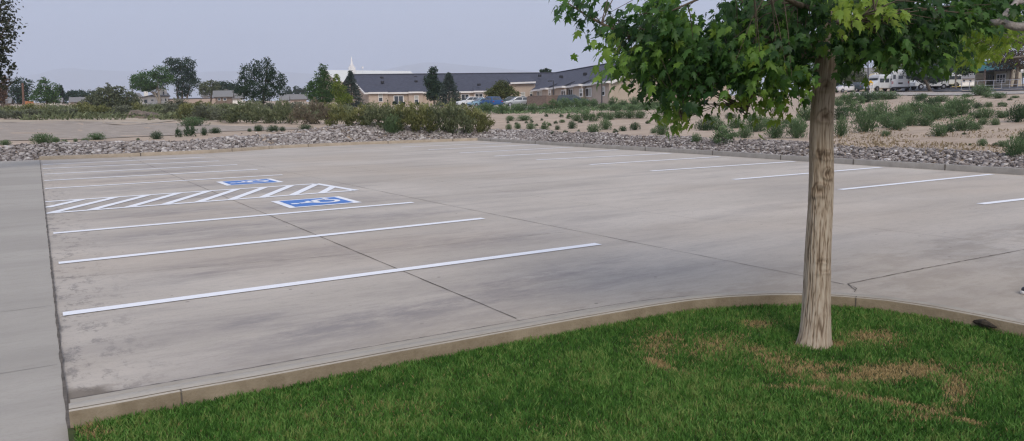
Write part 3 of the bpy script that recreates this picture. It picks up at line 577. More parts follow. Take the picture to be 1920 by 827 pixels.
# lobed leaf outline: stem at origin, tip at y=1
half = [(.0, 0.), (.16, -.08), (.38, -.04), (.26, .12), (.50, .26), (.42, .36), (.58, .56), (.32, .48), (.20, .50), (.24, .74), (.11, .80), (0, 1.15)]
outl = [(-x, y) for x, y in half[::-1][1:-1]]; ring = half + outl; ctr = (0, .35)
Lv = np.array([ctr]+ring); nL = len(Lv); zf = -.34*np.abs(Lv[:, 0])**1.2-.30*(Lv[:, 1])**2+.05; Lv = np.column_stack([Lv, zf]); Lf = np.array([(0, i, i % (nL-1)+1) for i in range(1, nL)])
def maple_leaves(cl, name, mat, parent, base, twig_mat, root=None, per=8, size=.105, seed=3, roots=None):
    """cl: (centre, spread, tone, n)"""
    CC = []; TN = []; OD = []; tm = lm_
    for c, sp, tone, n in cl:
        c = np.array(c)
        for _ in range(n):
            cc = c+np.clip(rng.normal(0, .5, 3), -1.1, 1.1)*sp
            if roots is not None and random.random() < .7:
                r_ = min(roots, key=lambda q: np.linalg.norm(np.array(q)-cc)+random.uniform(0, .25)); m_ = (cc+r_)/2+(0, 0, .04); tm.tube([r_, m_, cc], [.0045, .003, .0015], 4, cap=False)
            od = cc-base; od[2] *= .3; od /= np.linalg.norm(od)+1e-6
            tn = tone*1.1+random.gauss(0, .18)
            for _j in range(per):
                CC.append(cc+rng.normal(0, 1, 3)*np.array([.075, .075, .05])); TN.append(min(max(tn+random.gauss(0, .08), 0), 1)); OD.append(od)
    CC = np.array(CC); OD = np.array(OD); n = len(CC); d = OD*.75+rng.normal(0, .75, (n, 3)); d[:, 2] = d[:, 2]*.6-.80; d /= np.linalg.norm(d, axis=1)[:, None]
    up_ = np.tile([0, 0, 1.], (n, 1))+rng.normal(0, .45, (n, 3))+OD*.55; nn = up_-d*(up_*d).sum(1)[:, None]; nn /= np.linalg.norm(nn, axis=1)[:, None]+1e-9; s = np.cross(d, nn)
    sz = (size*rng.uniform(.5, 1.25, n))[:, None, None]
    V = CC[:, None]+sz*(Lv[None, :, 0:1]*s[:, None]*rng.uniform(.8, 1.05, (n, 1, 1))+Lv[None, :, 1:2]*d[:, None]+Lv[None, :, 2:3]*nn[:, None]*rng.uniform(.2, 2.2, (n, 1, 1)))
    Q = (np.arange(n)[:, None, None]*nL+Lf[None]).reshape(-1, 3); rb = WL[parent.name]
    mesh_np(name, V.reshape(-1, 3)-rb, Q, mat, parent, np.repeat(TN, nL))
    return n
m_leaf = ramp_mat('maple_leaf', [(0, (.022, .065, .014)), (.35, (.068, .155, .027)), (.6, (.155, .275, .038)), (1, (.27, .37, .05))], .42, .5, .35)
crown_c = trunk_c(2.9)
# limbs: run through chosen points on the picture at real depths
M_LIMB = pmat('limb_bark', (.085, .065, .045), (.16, .125, .09), scale=12, bump=.4)
lm_ = MB(); LIMB = []
def limb(pts, r0, r1, n=14):
    pts = [np.array(p, float) for p in pts]; l = []
    for i in range(n):
        t = i/(n-1)*(len(pts)-1); k = min(int(t), len(pts)-2); f = t-k; p0_, p1_, p2_, p3_ = pts[max(k-1, 0)], pts[k], pts[k+1], pts[min(k+2, len(pts)-1)]
        l.append(.5*((2*p1_)+(-p0_+p2_)*f+(2*p0_-5*p1_+4*p2_-p3_)*f*f+(-p0_+3*p1_-3*p2_+p3_)*f**3))
    lm_.tube(l, [r0+(r1-r0)*i/(n-1) for i in range(n)], 9); LIMB.extend(l[2:])
tc_ = trunk_c
limb([tc_(2.15), P(1500, 95, 5.3), P(1450, 75, 5.2), P(1380, 80, 5.1), P(1290, 85, 5.1), P(1200, 75, 5.0), P(1120, 40, 5.0), P(1065, 6, 5.0)], .036, .004, 20)
limb([tc_(2.05), P(1490, 105, 5.2), P(1400, 95, 5.1), P(1300, 110, 5.1), P(1240, 130, 5.1), P(1180, 115, 5.1)], .026, .003, 16)
limb([tc_(2.1), P(1440, 120, 5.6), P(1410, 180, 5.7), P(1400, 215, 5.8)], .018, .003)
limb([P(1310, 112, 5.1), P(1285, 170, 5.0), P(1278, 225, 4.9)], .008, .002, 8)
limb([tc_(2.2), P(1600, 85, 5.4), P(1660, 60, 5.5), P(1740, 65, 5.6), P(1800, 20, 5.7), P(1880, 5, 5.8)], .032, .006, 16)
limb([tc_(2.2), P(1600, 110, 5.8), P(1680, 100, 6.1), P(1760, 120, 6.4)], .022, .004, 12)
limb([tc_(2.3), P(1590, 50, 4.9), P(1620, 28, 4.5), P(1640, 20, 4.3)], .014, .003, 10)
limb([tc_(2.3), P(1480, 40, 5.6), P(1400, 10, 5.9), P(1330, -60, 6.2)], .03, .006, 12)
limb([tc_(2.35), P(1500, 10, 4.7), P(1400, -30, 4.3), P(1260, 20, 4.3)], .024, .004, 12)
for k in range(9):
    a = k*2*PI/9+.3; limb([tc_(2.5+.1*k), crown_c+(.6*math.cos(a), .6*math.sin(a), .3), crown_c+(1.3*math.cos(a), 1.3*math.sin(a), .7)], .026, .005, 8)
limb([tc_(3.65), crown_c+(.05, .05, 1.2), crown_c+(0, .1, 2.2)], .05, .01, 8)
cl = []
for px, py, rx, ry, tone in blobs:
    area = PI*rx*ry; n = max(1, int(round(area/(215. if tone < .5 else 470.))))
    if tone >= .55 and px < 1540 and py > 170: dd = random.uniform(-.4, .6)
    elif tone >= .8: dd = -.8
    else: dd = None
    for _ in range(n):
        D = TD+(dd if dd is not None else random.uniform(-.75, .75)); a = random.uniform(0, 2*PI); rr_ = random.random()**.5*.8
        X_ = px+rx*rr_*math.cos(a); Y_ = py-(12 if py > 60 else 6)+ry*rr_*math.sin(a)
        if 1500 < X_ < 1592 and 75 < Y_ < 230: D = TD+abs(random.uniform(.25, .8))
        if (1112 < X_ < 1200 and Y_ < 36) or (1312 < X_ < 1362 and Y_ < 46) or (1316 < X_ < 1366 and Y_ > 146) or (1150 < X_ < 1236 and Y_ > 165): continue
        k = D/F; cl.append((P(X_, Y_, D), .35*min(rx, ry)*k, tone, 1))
for _ in range(330):
    d = rng.normal(0, 1, 3); d /= np.linalg.norm(d); r_ = random.uniform(.35, 1)**.5; c = crown_c+(0, 0, .75)+d*r_*np.array([2.0, 2.0, 1.35])
    # keep this part above the frame
    v = R.T @ (c-CAM); 
    if v[2] < -.3:
        py = 413.5+F*v[1]/v[2]
        if py > (-85 if 960-F*v[0]/v[2] < 1400 else -50): continue
    cl.append((c, .16, .35, 1))
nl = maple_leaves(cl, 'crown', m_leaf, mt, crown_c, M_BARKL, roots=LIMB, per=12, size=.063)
lm_.build('branches', M_LIMB, mt, True)
# ---- second young tree whose branches reach in at the upper right
r2 = np.array([8.1, .9, .03]); t2 = empty('maple_tree', r2, 'second young tree reaching into the upper right corner with a bare forked grey branch', 'tree')
tm = MB(); tp = np.array([8.1, 1.0, 3.6]); tm.tube([r2-(0, 0, .05), r2+(0.02, 0, .4), r2+(.03, .05, 2), tp], [.12, .095, .075, .05], 18); tm.build('trunk', M_BARKL, t2, True)
lm_ = MB(); LIMB = []; D2 = 4.7
f0 = P(1960, 50, D2); s0 = np.array([8.05, .95, 2.5])
limb([s0, P(2050, 60, D2), f0, P(1905, 50, D2), P(1878, 42, D2), P(1858, 42, D2)], .036, .018, 14)
limb([P(1874, 42, D2), P(1890, 22, D2+.02), P(1905, 5, D2+.05), P(1920, -25, D2+.1)], .020, .017, 8); limb([P(1903, 3, D2+.05), P(1925, 4, D2+.1), P(1960, -5, D2+.2)], .014, .010, 6); limb([P(1890, 24, D2), P(1882, 32, D2-.03), P(1876, 36, D2-.05)], .006, .003, 5)
m_gb = pmat('grey_branch', (.23, .20, .18), (.40, .36, .33), scale=18, bump=.5); lm_.build('forked_branch', m_gb, t2, True)
lm_ = MB(); LIMB = []
for a, b in (((2000, 20), (1850, 90)), ((2050, 60), (1800, 70)), ((2000, 80), (1870, 110)), ((1990, 20), (1900, 70))): limb([P(*a, 6.6), P((a[0]+b[0])/2, (a[1]+b[1])/2+8, 6.8), P(*b, 6.9)], .016, .003, 8)
cl = []
for px, py, rx, ry, tone in [(1790, 78, 30, 28, .85), (1830, 70, 40, 28, .9), (1855, 90, 32, 22, .97), (1880, 62, 28, 22, .85), (1908, 45, 18, 22, .8), (1872, 98, 12, 6, 1), (1818, 98, 24, 12, .9), (1845, 108, 10, 6, 1), (1900, 75, 22, 16, .6), (1795, 105, 20, 12, .8), (1840, 55, 30, 16, .7)]:
    for _ in range(max(1, int(PI*rx*ry/150))):
        D = random.uniform(6.2, 7.4); a = random.uniform(0, 2*PI); q_ = random.random()**.5*.85; cl.append((P(px+rx*q_*math.cos(a), py-6+ry*q_*math.sin(a), D), .05, tone, 1))
for _ in range(120):
    d = rng.normal(0, 1, 3); d /= np.linalg.norm(d); c = np.array([8.6, .9, 4.0])+d*random.uniform(.4, 1)*np.array([1.6, 1.6, 1.2]); v = R.T @ (c-CAM)
    if v[2] < -.3 and 413.5+F*v[1]/v[2] > -50 and 960-F*v[0]/v[2] < 1960: continue
    cl.append((c, .15, .6, 1))
maple_leaves(cl, 'crown', m_leaf, t2, np.array([8.1, .9, 3.2]), m_gb, roots=LIMB, per=9, size=.066)
lm_.build('limbs', m_gb, t2, True)
# ---- tree at the left edge, beyond the walk
tree('broadleaf_tree', 'near dark leafy tree cut off by the left edge of the photo', 'tree', -110, 300, 24, [(-30, 40, 60, 70), (-20, 120, 45, 45), (0, 60, 30, 30), (-5, 100, 26, 26), (0, 135, 28, 14), (-15, 150, 20, 14), (-80, 50, 90, 110), (0, 10, 14, 20), (22, 62, 14, 8), (24, 88, 8, 10), (28, 127, 8, 6)], lm('leaf_near_left', (.02, .028, .018), (.045, .055, .035), (.10, .10, .06)), n=5200, leaf=.11, tw=.16, clump=.17, per=9, shell=.3, base=(float(P(-110, 200, 24)[0]), float(P(-110, 200, 24)[1]), -.05))
# ================================================================ background trees
tree('broadleaf_tree', 'dark round tree behind the brown pole at the far left', 'tree', 36, 196, 230, [(35, 160, 15, 14), (52, 160, 9, 13), (30, 180, 20, 15), (45, 178, 14, 14)], L_DK, 2600, .5, tw=.3)
tree('broadleaf_tree', 'rusty brown leaved tree at the left edge under the near dark tree', 'tree', 4, 200, 120, [(4, 165, 9, 12), (2, 182, 11, 12), (10, 150, 6, 8)], L_BR, 1400, .26)
tree('broadleaf_tree', 'lighter green spiky topped tree right of the orange shed', 'tree', 88, 197, 190, [(82, 160, 11, 13), (100, 170, 11, 13), (80, 180, 20, 13), (95, 182, 14, 12), (84, 150, 5, 7)], L_MD, 2600, .42)
conifer('spruce_tree', 'small dark conifer at the left end of the far tree row', 118, 250, 160, 193, 9, L_DK, 1600, .5)
tree('broadleaf_tree', 'low dark tree in the far row right of the small conifer', 'tree', 134, 194, 270, [(130, 180, 12, 9), (138, 178, 8, 8)], L_DK, 1300, .5)
tree('broadleaf_tree', 'middle low dark tree of the far row, left of the big willow', 'tree', 152, 194, 290, [(152, 180, 12, 10), (160, 182, 8, 8)], L_DK, 1300, .5)
tree('broadleaf_tree', 'hazy bluish tree peeping out left of the big grey green willow', 'tree', 172, 194, 300, [(172, 178, 10, 8), (182, 184, 10, 8)], L_DK, 1100, .5)
tree('willow_shrub', 'large loose grey green willow clump left of the white house', 'willow', 208, 214, 118, [(200, 182, 30, 18), (235, 188, 28, 15), (178, 192, 24, 12), (214, 170, 20, 10), (212, 196, 44, 16), (192, 172, 12, 8), (204, 160, 4, 8)], L_GY, 7000, .27, limbs=12, tw=.14, trunks=[((205, 0), (204, 170)), ((230, 0), (240, 180)), ((185, 0), (180, 188))], clump=.2)
tree('broadleaf_tree', 'green spreading tree with bare forked trunk in front of the white house', 'tree', 296, 198, 205, [(282, 152, 32, 17), (262, 158, 17, 12), (300, 138, 17, 13), (314, 148, 14, 9), (275, 162, 22, 9), (252, 148, 6, 8)], L_MD, 5200, .42, trunks=[((299, 0), (288, 165)), ((299, 0), (297, 158))], tw=.34, bark=M_BARKL)
tree('pine_tree', 'tallest dark pine right of the white house', 'pine', 342, 198, 225, [(330, 124, 20, 15), (348, 122, 18, 14), (338, 140, 26, 18), (350, 158, 22, 14), (367, 152, 8, 8), (318, 118, 10, 8), (356, 138, 10, 12), (344, 172, 16, 10)], L_DK, 6500, .42, trunks=[((336, 0), (330, 150)), ((342, 0), (344, 140)), ((350, 0), (356, 160))], tw=.3, clump=.24)
tree('broadleaf_tree', 'small pale green tree in front of the long low wall', 'tree', 395, 197, 190, [(393, 162, 19, 9), (386, 170, 14, 9), (402, 170, 13, 9), (398, 155, 8, 5)], L_GY, 2400, .34, tw=.2)
for px, lb, lob in ((418, 'bluish green tree left in the row behind the flat roofed house', [(418, 165, 15, 12)]), (436, 'bluish green tree in the middle of the row behind the flat roofed house', [(437, 168, 14, 13)]), (453, 'bluish green tree right in the row behind the flat roofed house', [(453, 173, 12, 11)])):
    tree('broadleaf_tree', lb, 'tree', px, 190, 290, lob, L_DK, 1500, .55)
tree('pine_tree', 'big dark airy pine left of the centre gap with spiky top', 'pine', 490, 205, 122, [(468, 140, 18, 20), (496, 132, 19, 20), (514, 150, 17, 18), (478, 165, 22, 17), (455, 172, 14, 12), (512, 170, 22, 13), (488, 182, 20, 12), (503, 116, 6, 8), (478, 118, 8, 8), (528, 152, 9, 12), (456, 152, 10, 10)], L_DK, 8000, .24, tw=.2, clump=.2, per=11, up=.8)
for px, top, lb in ((540, 163, 'faint hazy tree left of the gap beyond the scrub'), (556, 160, 'faint hazy tree in the middle of the gap beyond the scrub'), (570, 165, 'faint hazy tree right in the gap beyond the scrub')):
    tree('broadleaf_tree', lb, 'tree', px, 185, 480, [(px, top+8, 6, 8), (px+4, top+14, 9, 7)], L_DK, 700, .9)
tree('broadleaf_tree', 'bright green pointed tree left of the blue spruce', 'tree', 606, 205, 128, [(606, 132, 8, 12), (604, 148, 15, 14), (592, 165, 17, 13), (615, 165, 16, 14), (603, 182, 26, 13), (582, 160, 6, 8)], L_MD, 6500, .25, tw=.16, up=.6, clump=.24)
tree('broadleaf_tree', 'yellowish green tree touching the blue spruce', 'tree', 636, 205, 124, [(631, 152, 6, 12), (636, 170, 13, 14), (644, 186, 16, 11)], L_YG, 2600, .24, tw=.12, up=.4)
conifer('spruce_tree', 'blue green spruce at the left end of the dark roofed building', 660, 134, 134, 200, 27, L_BL, 7500, .2)
tree('broadleaf_tree', 'dark green tree in front of the long dark roof, left of the middle spruce', 'tree', 815, 197, 136, [(813, 136, 8, 11), (808, 152, 13, 13), (818, 165, 16, 14), (812, 178, 14, 10)], L_DK, 4600, .26, tw=.14)
conifer('spruce_tree', 'grey green spruce in front of the middle of the long dark roof', 843, 132, 137, 197, 30, L_BL, 10500, .2)
tree('broadleaf_tree', 'olive ornamental tree with wide crown behind the blue car', 'tree', 942, 203, 137, [(940, 160, 16, 9), (935, 175, 28, 11), (958, 178, 18, 10), (920, 178, 13, 9), (942, 168, 22, 10), (945, 188, 12, 5)], L_OL, 4800, .25, tw=.13, trunks=[((937, 0), (937, 170)), ((953, 0), (950, 175))])
tree('broadleaf_tree', 'dark treetops just showing over the ridge of the dark roof', 'tree', 1023, 180, 240, [(1018, 134, 6, 5), (1027, 133, 7, 5), (1023, 142, 10, 8)], L_DK, 1000, .5)
tree('broadleaf_tree', 'grey green tree just right of the maple trunk, left of the dark light pole', 'tree', 1600, 172, 150, [(1600, 128, 18, 14), (1585, 142, 18, 14), (1612, 146, 14, 13), (1598, 152, 20, 9)], L_GY, 4200, .3)
tree('broadleaf_tree', 'green tree half hidden behind the maple trunk', 'tree', 1545, 176, 150, [(1545, 125, 32, 22), (1525, 140, 20, 14), (1570, 135, 18, 14)], L_MD, 4200, .34)
tree('broadleaf_tree', 'yellow green tree standing behind the white shuttle bus', 'tree', 1670, 165, 150, [(1668, 112, 28, 20), (1690, 125, 18, 14), (1655, 128, 16, 12), (1672, 134, 24, 8)], L_YG, 4200, .34)
tree('broadleaf_tree', 'blue green dark tree over the box truck', 'tree', 1742, 165, 112, [(1722, 128, 24, 20), (1742, 140, 26, 15), (1764, 130, 22, 18), (1718, 142, 14, 9), (1755, 150, 14, 6)], L_BL, 5200, .3)
tree('broadleaf_tree', 'slim young tree with pale trunk between the parked bus and the tan building', 'tree', 1790, 166, 120, [(1790, 118, 26, 20), (1812, 128, 18, 12)], L_MD, 3600, .28, trunks=[((1791, 0), (1790, 130))], tw=.14, bark=M_BARKL)
tree('broadleaf_tree', 'purplish brown tree in front of the green roof at the right edge', 'tree', 1900, 158, 112, [(1895, 95, 26, 32), (1905, 118, 24, 16), (1870, 118, 18, 12), (1915, 60, 24, 26)], lm('leaf_plum', (.045, .03, .024), (.10, .07, .052), (.17, .14, .085)), 5200, .24)
for px, top, w_, lb in ((1560, 138, 22, 'leftmost tree of the far row beyond the road, behind the maple trunk'), (1632, 136, 18, 'far tree behind the grey roofed house'), (1700, 130, 26, 'far tree between the yellow green and the blue green trees'), (1785, 138, 24, 'far tree behind the parked white bus'), (1818, 142, 16, 'far tree left of the teal roofed building'), (1930, 120, 30, 'far tree behind the right end of the teal roofed building')):
    tree('broadleaf_tree', lb, 'tree', px, 165, 215, [(px-w_*.35, top+9, w_*.6, 9), (px+w_*.35, top+11, w_*.55, 10), (px, top+17, w_*.9, 9)], L_MD if px % 4 else L_DK, 2200, .5, tw=.2)
# ================================================================ shrubs and weeds
def weed_mesh(nm, kind, seed):
    r_ = np.random.default_rng(seed); n = 1500
    if kind == 'kochia': # soft feathery upright plume bush, unit width and height
        th = r_.uniform(0, 2*PI, n); u = r_.uniform(0, 1, n)**.55; el = r_.uniform(0, 1, n)**.8*PI/2; bump = 1+.18*np.sin(th*3+seed)+.10*np.sin(th*7)
        C = np.stack([.5*u*np.cos(th)*np.sin(el)**.6*bump, .5*u*np.sin(th)*np.sin(el)**.6*bump, .04+.92*u*np.cos(el)**.7*(.8+.3*r_.uniform(0, 1, n))], 1); C[:, 2] = np.maximum(C[:, 2], .03)
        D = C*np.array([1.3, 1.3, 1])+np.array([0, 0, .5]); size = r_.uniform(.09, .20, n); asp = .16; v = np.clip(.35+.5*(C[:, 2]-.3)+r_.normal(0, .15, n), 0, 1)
    elif kind == 'sage':
        k = 60; cc = r_.normal(0, 1, (k, 3)); cc /= np.linalg.norm(cc, axis=1)[:, None]; cc[:, 2] = np.abs(cc[:, 2]); rad = r_.uniform(.5, 1.02, k); cc = cc*rad[:, None]*np.array([.46, .46, .80])+(0, 0, .08)
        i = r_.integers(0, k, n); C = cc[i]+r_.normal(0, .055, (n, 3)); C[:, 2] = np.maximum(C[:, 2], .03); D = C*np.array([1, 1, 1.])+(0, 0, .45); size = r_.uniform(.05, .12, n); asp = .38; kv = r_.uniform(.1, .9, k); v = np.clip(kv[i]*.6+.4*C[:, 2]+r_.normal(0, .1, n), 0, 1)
    else: # low dry tuft
        th = r_.uniform(0, 2*PI, n//2); n = n//2; u = r_.uniform(0, 1, n); C = np.stack([.5*u*np.cos(th), .5*u*np.sin(th), .1+.5*r_.uniform(0, 1, n)*(1-u*.6)], 1); D = C+(0, 0, .5); size = r_.uniform(.12, .3, n); asp = .08; v = r_.uniform(0, 1, n)
    global rng; old = rng; rng = r_
    V, Q = leaf_quads(C, size, asp=asp, dirs=D/np.linalg.norm(D, axis=1)[:, None]); rng = old
    return V, Q, np.repeat(v, 4)
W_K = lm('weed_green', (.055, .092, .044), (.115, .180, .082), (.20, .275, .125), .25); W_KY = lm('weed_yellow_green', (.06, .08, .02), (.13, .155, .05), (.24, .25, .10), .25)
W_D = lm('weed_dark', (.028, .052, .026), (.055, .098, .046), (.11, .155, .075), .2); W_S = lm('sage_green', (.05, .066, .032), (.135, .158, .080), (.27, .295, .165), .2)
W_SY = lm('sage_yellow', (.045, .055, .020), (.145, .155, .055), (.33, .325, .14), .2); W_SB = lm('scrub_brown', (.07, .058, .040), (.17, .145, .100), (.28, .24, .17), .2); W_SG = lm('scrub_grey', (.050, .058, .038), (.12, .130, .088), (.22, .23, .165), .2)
PROTO = {}
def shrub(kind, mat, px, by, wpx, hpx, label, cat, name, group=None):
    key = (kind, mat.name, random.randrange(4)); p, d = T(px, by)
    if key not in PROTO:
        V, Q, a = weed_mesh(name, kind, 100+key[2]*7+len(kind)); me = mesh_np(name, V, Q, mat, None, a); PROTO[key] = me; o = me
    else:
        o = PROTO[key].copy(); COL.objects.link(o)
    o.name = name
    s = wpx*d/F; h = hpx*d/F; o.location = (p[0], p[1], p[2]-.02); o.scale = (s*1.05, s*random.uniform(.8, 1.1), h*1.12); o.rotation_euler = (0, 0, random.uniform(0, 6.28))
    for k in ('label', 'category', 'group'):
        if k in o: del o[k]
    tag(o, label, cat, group); return o
def rows(items, region, where, kindf, cat, name, group):
    """items (px, by, w, h); labelled by row and by place in the row, left to right"""
    for rname, lo_, hi_ in region:
        it = sorted([i for i in items if lo_ <= i[1] < hi_]); na_ = {}
        kk = [kindf(i) for i in it]; tot = {}
        sz_ = lambda i: 'tiny' if i[2] < 11 else 'small' if i[2] < 18 else 'middling' if i[2] < 30 else 'large'
        for k, i in enumerate(it):
            kind, mat, adj = kk[k]; q_ = sz_(i)+' '+adj; na_[q_] = na_.get(q_, 0)+1
            shrub(kind, mat, *i[:4], f'{ORD[na_[q_]]} {q_} from left {rname} {where}', cat, name, group)
LF = [(954, 243, 11, 9), (971, 241.6, 14, 9), (995, 243.5, 18, 11), (1022.6, 244, 17, 14), (1045, 243.5, 11, 7), (1072.5, 241.6, 16, 12), (1084.7, 248, 7, 5), (1036, 252, 9, 6), (1060, 249, 10, 5), (1112.7, 250, 26, 14), (1135.7, 243, 24, 16), (1154, 249, 10, 7), (1190, 244, 20, 12), (1168, 246, 14, 8), (1240.6, 253, 26, 20), (1305, 267, 18, 14), (1225, 250, 12, 8),
 (956.5, 226.7, 15, 8), (952.4, 231, 6, 4), (983, 226, 28, 8), (987, 231, 7, 4), (996.7, 229.7, 8, 5), (968, 233, 8, 4), (1016, 226, 6, 4), (1024, 219, 8, 5), (1042, 232, 8, 5), (1054, 230, 12, 5), (1052.5, 220, 10, 6), (1068, 223, 14, 9), (1080.5, 227.4, 16, 11), (1098, 226, 22, 15), (1113, 228, 20, 15), (1128, 223, 20, 13), (1142, 225, 20, 12), (1160, 222, 24, 13), (1180, 222, 24, 13), (1200, 222, 22, 12), (1235, 230, 14, 13), (1088, 231, 10, 6), (1030, 236, 9, 5), (1006, 236, 8, 4), (1215, 232, 10, 6),
 (913, 211, 34, 15), (943, 213, 26, 14), (968, 212, 20, 14), (978, 211, 18, 13), (998, 210, 26, 12), (1020, 209, 22, 13), (1040, 205, 26, 16), (1058, 203, 26, 15), (1078, 204, 26, 16), (1095, 203, 26, 15), (1112, 201, 20, 12), (1150, 198, 22, 14), (1168, 200, 20, 10), (1130, 206, 24, 10), (1155, 208, 26, 10), (1185, 208, 26, 10), (1210, 206, 26, 12), (1230, 204, 24, 12), (1190, 197, 20, 12)]
RF = [(1250, 215, 22, 10), (1275, 225, 30, 12), (1300, 215, 26, 9), (1322, 245, 36, 18), (1345, 244, 30, 18), (1358.8, 268, 50, 31), (1396, 259, 26, 20), (1418, 247, 42, 28), (1453, 259.4, 42, 32), (1494, 259.4, 34, 34), (1380, 240, 30, 16), (1480, 240, 30, 20), (1440, 238, 26, 16), (1335, 228, 24, 10), (1370, 222, 20, 9), (1460, 210, 22, 9), (1512, 226.6, 40, 24), (1500, 248, 26, 20), (1516, 196, 24, 22), (1410, 226, 20, 10),
 (1583, 196, 36, 28), (1604, 195, 32, 28), (1624, 192, 30, 24), (1645, 188, 30, 20), (1668, 187, 34, 18), (1572, 199, 20, 14), (1577, 257, 30, 34), (1598, 217, 38, 26), (1575, 225, 30, 24), (1622, 248, 46, 42), (1660, 255.6, 17, 10), (1647, 228, 40, 34), (1665, 240, 34, 26), (1682, 244, 27, 20), (1690, 228, 36, 26), (1722, 217, 40, 28), (1705, 236, 36, 22), (1700, 215, 32, 20), (1735, 236, 32, 20), (1750, 225, 38, 26), (1772, 222, 40, 30), (1801, 216, 42, 30), (1745, 206, 34, 20), (1724, 190, 22, 16), (1763, 191, 34, 14), (1733, 184, 14, 10), (1839, 178.7, 36, 23), (1850, 183.5, 18, 13), (1872, 184.5, 28, 13), (1812, 182, 18, 8), (1790, 198, 26, 12), (1815, 193, 16, 8), (1760, 255.6, 29, 22), (1779, 248, 22, 14), (1804, 246, 46, 24), (1828, 243, 22, 12), (1833, 203.4, 17, 10), (1852.7, 201.4, 15, 9), (1878.5, 200.5, 16, 10), (1846, 222, 36, 18), (1843, 234, 17, 12), (1865, 235, 17, 12), (1879, 221, 22, 12), (1826, 222, 20, 12), (1907, 229, 34, 30), (1920, 222, 20, 20), (1841.6, 274, 18, 13), (1820, 273, 8, 5), (1879, 275, 20, 11), (1866, 274, 10, 8), (1902.6, 295, 34, 36), (1918, 285, 24, 34), (1903, 184, 14, 6), (1894, 188, 10, 5), (1808, 252, 10, 4), (1640, 268, 8, 4), (1785, 205, 20, 10)]
def kf(i):
    r_ = random.random()
    if i[2] < 12: return ('sage', W_D, 'dark tuft')
    return ('kochia', W_K, 'feathery weed') if r_ < .7 else ('kochia', W_D, 'darker weed') if r_ < .85 else ('sage', W_K, 'leafy weed')
rows([(a, b, c*1.12, d*1.25) for a, b, c, d in LF], [('in back row', 0, 214.5), ('in middle rows', 214.5, 237), ('nearest the rocks', 237, 400)], 'left of hanging maple leaves', kf, 'weed', 'weed_bush', 'weeds on the dirt field in front of the dark roofed building')
RF = [(a, b, c*1.12, d*(.85 if b < 200 else 1.14)) for a, b, c, d in RF]; LF = LF
rows(RF, [('in farthest rows', 0, 205), ('halfway to the road', 205, 236), ('close to the rocks', 236, 262), ('nearest the kerb', 262, 400)], 'around maple trunk', kf, 'weed', 'weed_bush', 'weeds on the dirt field around the maple trunk')
LW = [(10, 272, 24, 10), (80, 270, 44, 20), (104, 267, 18, 10), (121, 269, 12, 8), (142, 266, 8, 7), (160, 268, 14, 10), (182, 262, 36, 13), (294, 261, 23, 15), (335, 257.5, 15, 20), (358, 256, 26, 24), (383, 254, 12, 15), (404, 250, 24, 11), (468, 247, 8, 7), (485, 246, 18, 12), (512, 247, 24, 12), (530, 246, 12, 9), (573, 243, 26, 10), (259, 263, 8, 5)]
rows(LW, [('on the rock strip', 0, 400)], 'behind left stalls', lambda i: ('sage' if i[3] > 17 and i[2] < 30 else 'kochia', W_D if i[0] > 280 else W_K, 'green weed'), 'weed', 'weed_bush', 'weeds growing on the left rock strip')
SC = [(-5, 222, 40, 18), (30, 223, 46, 18), (65, 222, 44, 17), (100, 222, 46, 18), (135, 220, 46, 18), (165, 219, 40, 18), (195, 220, 52, 24), (228, 220, 50, 24), (262, 217, 44, 20), (295, 216, 46, 18), (325, 221, 44, 20), (352, 224, 46, 24), (385, 226, 52, 28), (420, 228, 50, 28), (455, 230, 56, 32), (492, 231, 54, 34), (530, 232, 52, 34), (566, 233, 50, 34), (600, 233, 54, 36), (636, 236, 54, 34), (15, 212, 50, 12), (60, 212, 54, 13), (110, 211, 54, 13), (155, 210, 50, 14), (280, 208, 50, 13), (330, 209, 54, 18), (375, 212, 54, 20), (425, 214, 54, 22), (470, 214, 54, 24), (515, 215, 54, 22), (560, 216, 52, 22), (605, 216, 54, 22), (650, 216, 50, 16)]
SC = [(a, b, c*random.uniform(.85, 1.25), d*random.uniform(.85, 1.4)) for a, b, c, d in SC]
rows(SC, [('in front row', 214.6, 300), ('in back row', 0, 214.6)], 'of the left scrub belt', lambda i: ('sage', *((W_SB, 'brown sagebrush') if 560 < i[0] < 604 else random.choice([(W_S, 'green sagebrush'), (W_S, 'green sagebrush'), (W_SG, 'grey sagebrush'), (W_SY, 'yellowish sagebrush')]))), 'shrub', 'sagebrush', 'sagebrush belt on the left')
BG = [(672, 237, 50, 34), (700, 238, 56, 38), (730, 241, 56, 40), (760, 245, 58, 42), (792, 248, 60, 46), (825, 249, 62, 50), (858, 250, 60, 50), (888, 249, 48, 44), (910, 247, 36, 32), (690, 224, 54, 26), (728, 225, 56, 28), (765, 226, 56, 28), (802, 227, 56, 28), (840, 228, 56, 30), (875, 226, 50, 26)]
BG = [(a, b, c*1.05, d*1.22) for a, b, c, d in BG]
rows(BG, [('in front', 236, 300), ('at back', 0, 236)], 'of shrub mass before the building', lambda i: ('sage', *random.choice([(W_SY, 'yellowish rabbitbrush'), (W_S, 'olive rabbitbrush')])), 'shrub', 'rabbitbrush', 'rabbitbrush mass in front of the dark roofed building')
shrub('kochia', W_K, 735, 250, 38, 34, 'fresh green feathery weed against the left side of the olive shrub mass', 'weed', 'weed_bush'); shrub('kochia', W_K, 362, 236, 50, 16, 'low bright green weed below the white marker post', 'weed', 'weed_bush')
